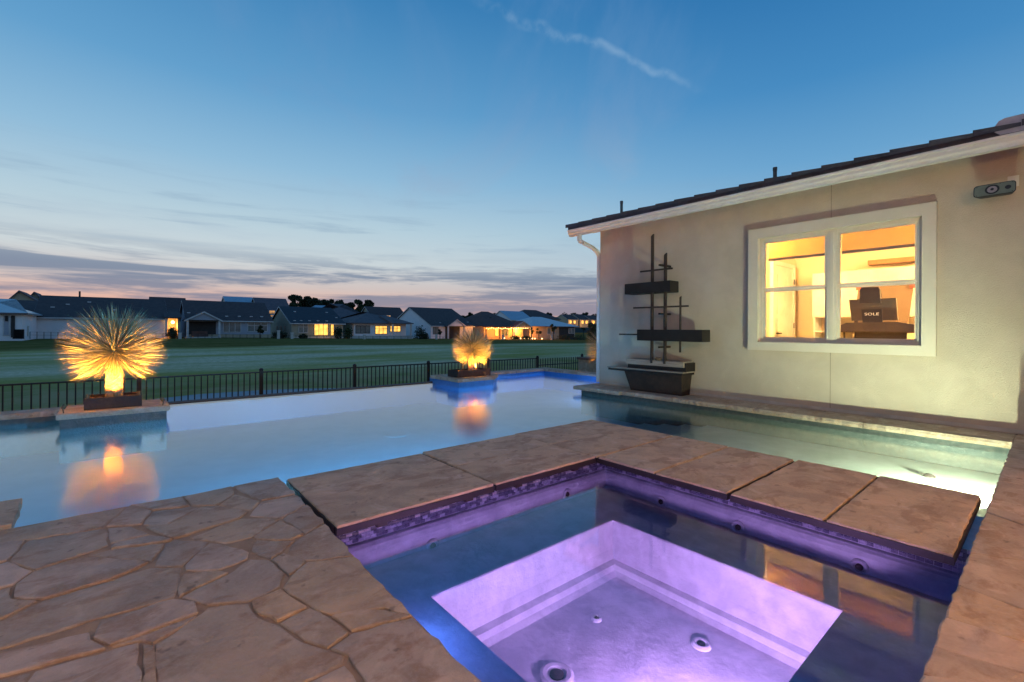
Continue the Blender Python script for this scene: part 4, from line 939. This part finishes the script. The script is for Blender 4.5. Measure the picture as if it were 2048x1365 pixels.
h = FH('tan house with slate gable roof and brightly lit patio door', 583, 686, YH, 684, 651, 621, 610, 16, 'w_tan', 'r_slate')
h.win(597, 616, 653, 671, n=2, rows=2); h.win(628, 656, 653, 676, 'lit', 'w_tan', 3); h.win(661, 668, 652, 676, 'lit', 'w_tan', 1)
h.vents([(589, 647), (602, 647), (619, 647), (636, 647), (653, 647), (672, 640), (589, 629), (653, 630)])
lamp('patio_lamp', 'POINT', (hx(645, YH) , YH - 1.5, h.z0 + 2.0), 60, (1, .55, .12), h.t, .2)
box('plinth', 'post_stone', h.t, h.x0 - .05, h.x1 + .05, YH - .06, YH - .002, h.z0 - .6, h.z0 + .5)
for z_, y_ in ((1.0, YH + 4), (1.0, YH + 7), (1.0, YH + 10)): box('side_window', 'h_glass', h.t, h.x0 - .05, h.x0 - .003, y_, y_ + 1.0, h.z0 + z_, h.z0 + z_ + 1.5)

h = FH('white house with brown tile hip roof and glowing dining room windows', 708, 812, YH, 680, 651, 629, 745, 16, 'w_white', 'r_brown', hip=6.5, over=.9)
h.win(711, 740, 655, 671, 'h_glass', 'h_dark', 3); h.win(750, 774, 655, 672, 'lit', 'h_dark', 3, 2); h.win(780, 801, 655, 667, 'lit', 'h_dark', 3, 2)
box('porch_post', 'h_trim', h.t, hx(785, YH - 2), hx(787.5, YH - 2), YH - 2, YH - 1.6, h.z0 - .5, h.ze); box('porch_post', 'h_trim', h.t, hx(822, YH - 2), hx(824, YH - 2), YH - 2, YH - 1.6, h.z0 - .5, h.ze)
a, c = hx(782, YH - 2), hx(826, YH - 2)
MB().prism([(a, YH - 2.4, h.ze), (c, YH - 2.4, h.ze), (c, YH + 3, h.ze), (a, YH + 3, h.ze)], [(a, YH - 2.4, h.ze + .14), (c, YH - 2.4, h.ze + .14), (c - 3.5, YH + 4, h.ze + 1.9), (a, YH + 4, h.ze + 1.9)]).build('porch_roof', 'r_brown', h.t)
box('terrace_wall', 'post_stone', h.t, hx(700, YH - 2.2), hx(825, YH - 2.2), YH - 2.4, YH - 2.2, h.z0 - .6, h.z0 + .55)

h = FH('bright white gabled house with dark shingle roof and small gabled porch', 862, 946, YH + 2, 682, 653, 620, 890, 21, 'w_white', 'r_dark')
h.porch(896, 930, 914, 641, 654, 682, 1.8, 'w_white'); h.win(866, 877, 656, 671, 'h_glass', 'h_dark', 2)
h.vents([(880, 648), (935, 646)])
box('side_window', 'h_glass', h.t, h.x0 - .05, h.x0 - .003, YH + 6, YH + 7, h.z0 + .8, h.z0 + 2.3)

h = FH('rust-roofed house with string lights and orange lit patio', 968, 1042, YH, 679, 654, 626, 1000, 16, 'orange_wall', 'r_rust', hip=5, over=.6)
h.win(990, 997, 658, 673, 'lit', 'h_dark', 1); h.win(1003, 1016, 657, 673, 'h_glass', 'h_trim', 2)
h.porch(1028, 1063, 1042, 643, 655, 679, 3.0, 'orange_wall', 'r_rust', lit=1500)
for px in (978, 1005): lamp('patio_lamp', 'POINT', (hx(px, YH - 3), YH - 3, h.z0 + 2.6), 1100, (1, .36, .05), h.t, .2)
a, c = hx(972, YH - 4), hx(1026, YH - 4)
pg = thing('pergola', 'patio pergola strung with bulbs before the rust-roofed house', 'pergola', ((a + c) / 2, YH - 4, h.z0))
for xx in (a, (a + c) / 2, c - .2): box('pergola_post', 'r_rust', pg, xx, xx + .2, YH - 4, YH - 3.8, h.z0 - .5, h.ze - .2)
for k in range(7): box('pergola_beam', 'r_rust', pg, a - .2, c + .2, YH - 4 + k * .55, YH - 4 + k * .55 + .15, h.ze - .195, h.ze - .02)
st = thing('string_lights', 'string of warm bulbs along the pergola edge', 'lights', ((a + c) / 2, YH - 4.2, h.ze - .4))
cw = MB()
bl = None
for k in range(17):
    xx = a + (c - a) * k / 16; zz = h.ze - .38 - .12 * math.sin(k * 1.57)
    b_ = MB().lathe((xx, YH - 4.2, zz), (0, 0, -1), [(.03, 0), (.075, .06), (.075, .12), (.03, .18)], 8).build('bulb', 'bulb', st)
    if k: cw.tube((px0, YH - 4.2, pz0), (xx, YH - 4.2, zz), .015, .015, 4)
    px0, pz0 = xx, zz
cw.build('cable', 'h_dark', st)
st = thing('string_lights', 'string of warm bulbs across the porch beside the pergola', 'lights', (hx(1045, YH - 3.3), YH - 3.3, h.ze - .4))
for k in range(10):
    xx = hx(1030, YH - 3.3) + (hx(1061, YH - 3.3) - hx(1030, YH - 3.3)) * k / 9
    MB().lathe((xx, YH - 3.3, h.ze - .28), (0, 0, -1), [(.03, 0), (.08, .06), (.08, .12), (.03, .18)], 8).build('bulb', 'bulb', st)
MB().tube((hx(1030, YH - 3.3), YH - 3.3, h.ze - .27), (hx(1061, YH - 3.3), YH - 3.3, h.ze - .27), .015, .015, 4).build('cable', 'h_dark', st)

h = FH('sandstone house with blue metal hip roof and dark corner porch', 1064, 1150, YH + 2, 679, 653, 635, 1095, 15, 'orange_wall', 'r_metal', hip=7, over=1.0)
lamp('wall_lamp', 'POINT', (hx(1074, YH - 1), YH - .5, h.z0 + 2.3), 800, (1, .36, .05), h.t, .2)
h.win(1094, 1101, 655, 668, 'h_glass', 'h_trim', 1); h.win(1104, 1110, 655, 668, 'h_glass', 'h_trim', 1); box('porch_recess_panel', 'h_dark', h.t, hx(1118, YH + 2), hx(1148, YH + 2), YH + 1.9, YH + 1.99, h.z0 - .2, h.ze - .1)  # dark panel paints the shade of the corner porch
h.win(1137, 1149, 656, 666, 'h_glass', 'h_trim', 2, off=.12)
for k in range(9):
    xx = h.x0 - .6 + (h.x1 - h.x0 + 1.2) * k / 8
# low lamps on the garden edge
for px in (1009, 1026, 1034, 1041, 1049, 1057, 1065, 1070, 1084):
    Y = YH - 5.5; xx = hx(px, Y); zz = hz(px, 678, Y)
    t = thing('garden_lamp', 'small glowing garden lamp along the flower bed of the rust-roofed house', 'lamp', (xx, Y, zz - .5), 'garden lamps at the rust-roofed house')
    MB().tube((xx, Y, zz - .6), (xx, Y, zz), .03, .03, 6).build('stake', 'h_dark', t); MB().lathe((xx, Y, zz), (0, 0, 1), [(.06, 0), (.12, .06), (.12, .2), (.03, .27)], 8).build('bulb', 'bulb', t)

# second row, only roofs show
def back(label, p0, p1, Y, base, eave, ridge, rpx, dep, wall, roof, hip=0.0): return FH(label, p0, p1, Y, base, eave, ridge, rpx, dep, wall, roof, hip, group='houses of the second row')
back('dark-roofed house behind the pale metal roof', -30, 66, 100, 684, 640, 614, 20, 14, 'w_cream', 'r_dark')
gh = thing('house', 'cream gabled house peeking above the dark roof', 'house', (hx(38, 130), 130, -1), 'houses of the second row')
for q0, q1, ap, ya, yb in ((15, 75, 38, 596, 616), (55, 84, 68, 598, 612)):
    Y = 130 if q0 == 15 else 138; a, c, m_ = hx(q0, Y), hx(q1, Y), hx(ap, Y); zb, za = hz(ap, yb, Y), hz(ap, ya, Y)
    MB().prism([(a, Y, -1.5), (c, Y, -1.5), (c, Y, zb), (m_, Y, za), (a, Y, zb)], [(a, Y + 9, -1.5), (c, Y + 9, -1.5), (c, Y + 9, zb), (m_, Y + 9, za), (a, Y + 9, zb)]).build('gable', 'w_cream', gh)
    for e in (a, c): MB().prism([(e, Y - .4, zb), (m_, Y - .4, za), (m_, Y - .4, za + .3), (e, Y - .4, zb + .3)], [(e, Y + 9.4, zb), (m_, Y + 9.4, za), (m_, Y + 9.4, za + .3), (e, Y + 9.4, zb + .3)]).build('roof', 'r_brown', gh)
h = back('house with light metal roof rising behind the blue-grey house', 457, 512, 140, 670, 622, 602, 485, 14, 'w_white', 'r_metal')
back('brown-roofed house rising behind the tan house', 520, 583, 135, 676, 634, 604, 550, 15, 'w_cream', 'r_brown').win(538, 550, 627, 640, 'lit_soft', 'h_trim', 2, 2)
back('house with dark ridge behind the long white house', 304, 372, 125, 676, 640, 605, 340, 12, 'w_cream', 'r_dark')
back('grey hip-roofed house behind the tan house', 650, 740, 122, 680, 642, 614, 695, 18, 'w_tan', 'r_brown', hip=8)
back('pale metal roof house before the oak trees', 622, 690, 150, 676, 634, 617, 650, 12, 'w_white', 'r_metal', hip=3)
h = back('dark-roofed house with small lit windows behind the hip-roofed house', 750, 818, 130, 678, 645, 619, 785, 14, 'w_cream', 'r_dark')
h.win(772, 781, 634, 642, 'lit_soft', 'h_trim', 2, off=.1); h.win(797, 808, 638, 646, 'lit_soft', 'h_trim', 2)
h = back('house with small metal gable behind the rust roof', 1022, 1066, 140, 672, 640, 624, 1045, 14, 'w_white', 'r_metal')
back('dark hip-roofed house behind the blue metal roof', 1048, 1120, 160, 674, 638, 621, 1080, 18, 'w_tan', 'r_dark', hip=8)
for i, (p0, p1, r_, lab) in enumerate(((1136, 1156, 629, 'far house with lit front on the distant slope, nearer the metal roof'), (1160, 1178, 628, 'far house with lit front between two others on the slope'), (1182, 1200, 630, 'far house with lit front next to the stucco corner'))):
    h = FH(lab, p0, p1, 230, 652, 638, r_, (p0 + p1) / 2, 14, 'w_cream', 'r_dark', group='far lit houses on the slope')
    for k in range(2): h.win(p0 + 3 + k * 8, p0 + 7 + k * 8, 640, 646, 'lit', 'h_trim', 1)
    lamp('front_lamp', 'POINT', (hx(p0 + 8, 226), 226, h.z0 + 2.5), 700, (1, .5, .12), h.t, .3)

# ------------------------------------------------------------------ trees, bushes and the dark ridge
def tree(label, px, Y, base, top, wpx, mat='foliage', seed=1, n=900, leaf=.28, group='trees', trunk=.35, blobs=9, z0=None):
    rg = random.Random(seed); x = hx(px, Y); zb = hz(px, base, Y) if z0 is None else z0; zt = hz(px, top, Y); W = (hx(px + wpx / 2, Y) - hx(px - wpx / 2, Y)) / 2 * .8; Hh = zt - zb
    t = thing('tree', label, 'tree', (x, Y, zb), group); m = MB(); m.tube((x, Y, zb - .5), (x, Y, zb + Hh * trunk), W * .09 + .04, W * .06 + .03, 7)
    cs = []
    for i in range(blobs):
        a = rg.uniform(0, 6.28); rr = W * math.sqrt(rg.random()) * .72; zc = zb + Hh * (trunk + (1 - trunk) * rg.uniform(.12, .85)); c = Vector((x + rr * math.cos(a), Y + rr * math.sin(a), zc)); cs.append((c, W * rg.uniform(.28, .5)))
        m.tube((x, Y, zb + Hh * trunk * rg.uniform(.6, 1)), c, W * .035 + .02, .015, 5)
    m.build('trunk', 'trunk', t)
    lv = MB()
    for i in range(n):
        c, r0 = cs[i % blobs]; v = Vector((rg.gauss(0, 1), rg.gauss(0, 1), rg.gauss(0, .75))); v = v.normalized() * r0 * rg.random() ** .4; p = c + v
        if p.z > zt: p.z = zt - rg.random() * .3
        u = Vector((rg.gauss(0, 1), rg.gauss(0, 1), rg.gauss(0, 1))).normalized(); s_ = u.orthogonal().normalized(); q = u.cross(s_); L = leaf * rg.uniform(.6, 1.3)
        lv.add([p - s_ * L * .5, p + q * L, p + s_ * L * .5, p - q * L * .6], [(0, 1, 2, 3)])
    lv.build('crown', mat, t, kind='stuff')
for i, (px, top, wd_) in enumerate(((590, 592, 34), (612, 598, 40), (632, 599, 40), (652, 601, 38), (676, 604, 36), (700, 609, 30), (716, 604, 30), (736, 604, 34))):
    lab = 'tall dark oak standing above its neighbours behind the brown roof' if i == 0 else ('dark oak behind the roofs of the second row' if i < 5 else 'dark oak in the small clump behind the hip roof')
    tree(lab, px, 165, 640, top, wd_, 'foliage', 20 + i, 2600, .42, 'oaks behind the roofs', .3, 14)
def bush(label, px, Y, base, top, wpx, mat='foliage', seed=1, n=700, group='garden shrubs'):
    rg = random.Random(seed); x = hx(px, Y); zb = hz(px, base, Y); zt = hz(px, top, Y); W = (hx(px + wpx / 2, Y) - hx(px - wpx / 2, Y)) / 2 * .85
    t = thing('shrub', label, 'shrub', (x, Y, zb), group); m = MB()
    for k in range(5): a = rg.uniform(0, 6.28); m.tube((x, Y, zb - .3), (x + W * .5 * math.cos(a), Y + W * .5 * math.sin(a), zb + (zt - zb) * .7), .05, .015, 5)
    m.build('stem', 'trunk', t); lv = MB()
    for i in range(n):
        v = Vector((rg.gauss(0, 1), rg.gauss(0, 1), rg.gauss(0, 1))).normalized() * rg.random() ** .33 * (1 + .25 * math.sin(i * .37)); p = Vector((x + v.x * W, Y + v.y * W, zb + (zt - zb) * (.48 + .5 * v.z)))
        u = Vector((rg.gauss(0, 1), rg.gauss(0, 1), rg.gauss(0, 1))).normalized(); s_ = u.orthogonal().normalized(); q = u.cross(s_); L = rg.uniform(.1, .24)
        lv.add([p - s_ * L * .5, p + q * L, p + s_ * L * .5, p - q * L * .6], [(0, 1, 2, 3)])
    lv.build('foliage', mat, t, kind='stuff')
tree('young round-headed tree before the white framed windows', 520, 87, 683, 656, 20, 'foliage', 41, 700, .2, 'garden trees', .4, 6)
tree('slim tree beside the bright white gabled house', 880, 88, 682, 655, 11, 'foliage', 42, 600, .18, 'garden trees', .35, 6)
tree('pale conical tree between the white gabled house and the rust roof', 976, 97, 676, 631, 20, 'foliage_l', 43, 900, .25, 'garden trees', .15, 8)
tree('small thin tree lit orange before the sandstone house, nearer the porch', 1063, 86, 677, 654, 13, 'foliage_l', 44, 350, .16, 'garden trees', .4, 6)
tree('small thin tree lit orange before the sandstone house, nearer the corner porch', 1078, 86, 677, 653, 15, 'foliage_l', 45, 420, .16, 'garden trees', .4, 6)
tree('dark round tree before the blue metal roof', 1107, 85, 676, 646, 13, 'foliage', 46, 800, .2, 'garden trees', .35, 7)
tree('small dark tree near the end of the blue metal roof', 1167, 95, 668, 650, 8, 'foliage', 47, 500, .2, 'garden trees', .4, 5)
tree('dense dark tree close to the stucco house corner', 1193, 70, 690, 636, 30, 'foliage', 48, 1600, .24, 'garden trees', .2, 10)
for i, (px, b, tp, wd_, mt, lab) in enumerate(((560, 684, 668, 34, 'foliage', 'dark hedge shrub between the blue-grey and tan houses'), (606, 683, 673, 18, 'foliage', 'low shrub under the tan house window'), (676, 684, 657, 20, 'foliage', 'dark shrub at the corner of the tan house'), (697, 683, 656, 18, 'foliage_l', 'green leafy shrub beside the hip-roofed house'),
        (840, 683, 655, 22, 'foliage', 'tall dark shrub beside the bright white gabled house'), (850, 684, 668, 14, 'foliage', 'low dark shrub at the foot of the white gable'), (345, 688, 664, 26, 'foliage', 'dark shrub before the lit side porch'), (1030, 680, 672, 16, 'foliage', 'low shrub under the pergola'), (1052, 680, 672, 18, 'foliage', 'low shrub under the lit porch'),
        (1130, 682, 668, 26, 'foliage', 'dark shrub before the corner porch'), (1158, 684, 668, 26, 'foliage', 'wide dark shrub past the corner porch'), (53, 684, 657, 12, 'foliage_l', 'yellowish shrub between the metal roof house and the long white house'))):
    bush(lab, px, 86.5, b, tp, wd_, mt, 60 + i)
for px, b, tp in ((22, 691, 672), (53, 680, 664), (360, 688, 674), (557, 683, 667), (584, 687, 671), (729, 686, 673), (873, 684, 671), (1006, 681, 670), (1103, 681, 669)):
    Y = 84; x = hx(px, Y); z0, z1 = hz(px, b, Y), hz(px, tp, Y)
    t = thing('stone_marker', 'pale square stone post on the far garden boundary', 'post', (x, Y, z0 - .1), 'stone posts along the far gardens')
    box('shaft', 'post_stone', t, x - .19, x + .19, Y - .19, Y + .19, z0 - .3, z1 - .09); box('cap', 'h_trim', t, x - .24, x + .24, Y - .24, Y + .24, z1 - .089, z1)
# thin garden fences along the row
gf = thing('garden_fence', 'thin dark garden fence along the far house row', 'fence', (hx(500, 84.5), 84.5, -.9))
pk = None
for px in range(60, 1170, 14):
    x = hx(px, 84.5); z0, z1 = hz(px, 685, 84.5), hz(px, 675.5, 84.5); box('post', 'iron', gf, x - .03, x + .03, 84.47, 84.53, z0 - .3, z1)
for a_, b_ in zip(range(60, 1140, 60), range(120, 1200, 60)):
    xa, xb = hx(a_, 84.5), hx(b_, 84.5)
    for py in (676, 682):
        za, zb = hz(a_, py, 84.5), hz(b_, py, 84.5); MB().tube((xa, 84.5, za), (xb, 84.5, zb), .018, .018, 4).build('rail', 'iron', gf)
gt = thing('picket_gate', 'dark solid picket gate beside the pale metal-roofed house', 'gate', (hx(38, 78), 78, -1.2))
for k in range(11): xx = hx(27 + k * 2, 78); box('board', 'h_dark', gt, xx - .07, xx + .07, 77.97, 78.03, hz(38, 690, 78), hz(38, 671 + .1 * (k % 2), 78))
# dark wooded ridge on the skyline
M['ridge'] = pm('wooded_ridge', (.016, .020, .016), (.026, .030, .024), .05, .95, 1.0, .4)
m = MB(); vs = []; n = 260; rg = random.Random(5)
for i in range(n + 1):
    px = -700 + i * 12; Y0 = 420; d = pix_dir(px, HPY); p = Vector((d.x, d.y, 0)).normalized() * 520 if True else 0
    top = 642 - 14 * math.exp(-((px - 1120) / 170) ** 2) + 5 * math.sin(px * .013) + rg.uniform(-1.6, 1.6) + (10 if px < 500 else 0)
    if px > 1250: top = 636 + 4 * math.sin(px * .02)
    dd = pix_dir(px, top); z = CH + dd.z / Vector((dd.x, dd.y, 0)).length * 520
    q = p * 1.25; vs += [(p.x * .8, p.y * .8, -6), (p.x, p.y, z), (q.x, q.y, -6)]
fs = []
for i in range(n): a = i * 3; b = a + 3; fs += [(a, b, b + 1, a + 1), (a + 1, b + 1, b + 2, a + 2)]
m.add(vs, fs).build('hills', 'ridge', None, kind='structure')
for k, (px, tp, wd_) in enumerate(((945, 624, 30), (962, 622, 26), (985, 624, 26), (1012, 623, 26), (1125, 624, 24), (1150, 622, 20), (1186, 622, 22), (925, 627, 24), (1098, 619, 14), (1172, 620, 16))):
    tree('far dark tree on the wooded skyline', px, 330, 640, tp, wd_, 'foliage', 80 + k, 900, 1.2, 'trees on the skyline', .15, 9, z0=-3)

# ------------------------------------------------------------------ unseen porch added behind the terrace so its downlights warm the stone
po = thing('added_porch', 'added covered porch, out of view, with warm fill downlights facing the terrace', 'porch', (1.5, -4.2, 0))
box('porch_roof', 'soffit', po, -5, 6.9, -7.9, -2.4, 2.8, 3.0)
for x in (-4.6, -.6, 3.4): box('porch_post', 'trim', po, x, x + .35, -2.8, -2.45, 0.002, 2.799)
PORCH = []
for x in (-3.2, -.6, 1.4, 3.2):
    f_ = MB().lathe((x, -2.75, 2.799), (0, 0, -1), [(.08, 0), (.08, .015), (.06, .02)], 16).build('added_downlight', 'roomwhite', po)
    lamp('porch_lamp', 'POINT', (x, -2.75, 2.70), PORCH_FILL_W, (1, .52, .20), f_, .05)  # fill lamp added to warm the terrace stone
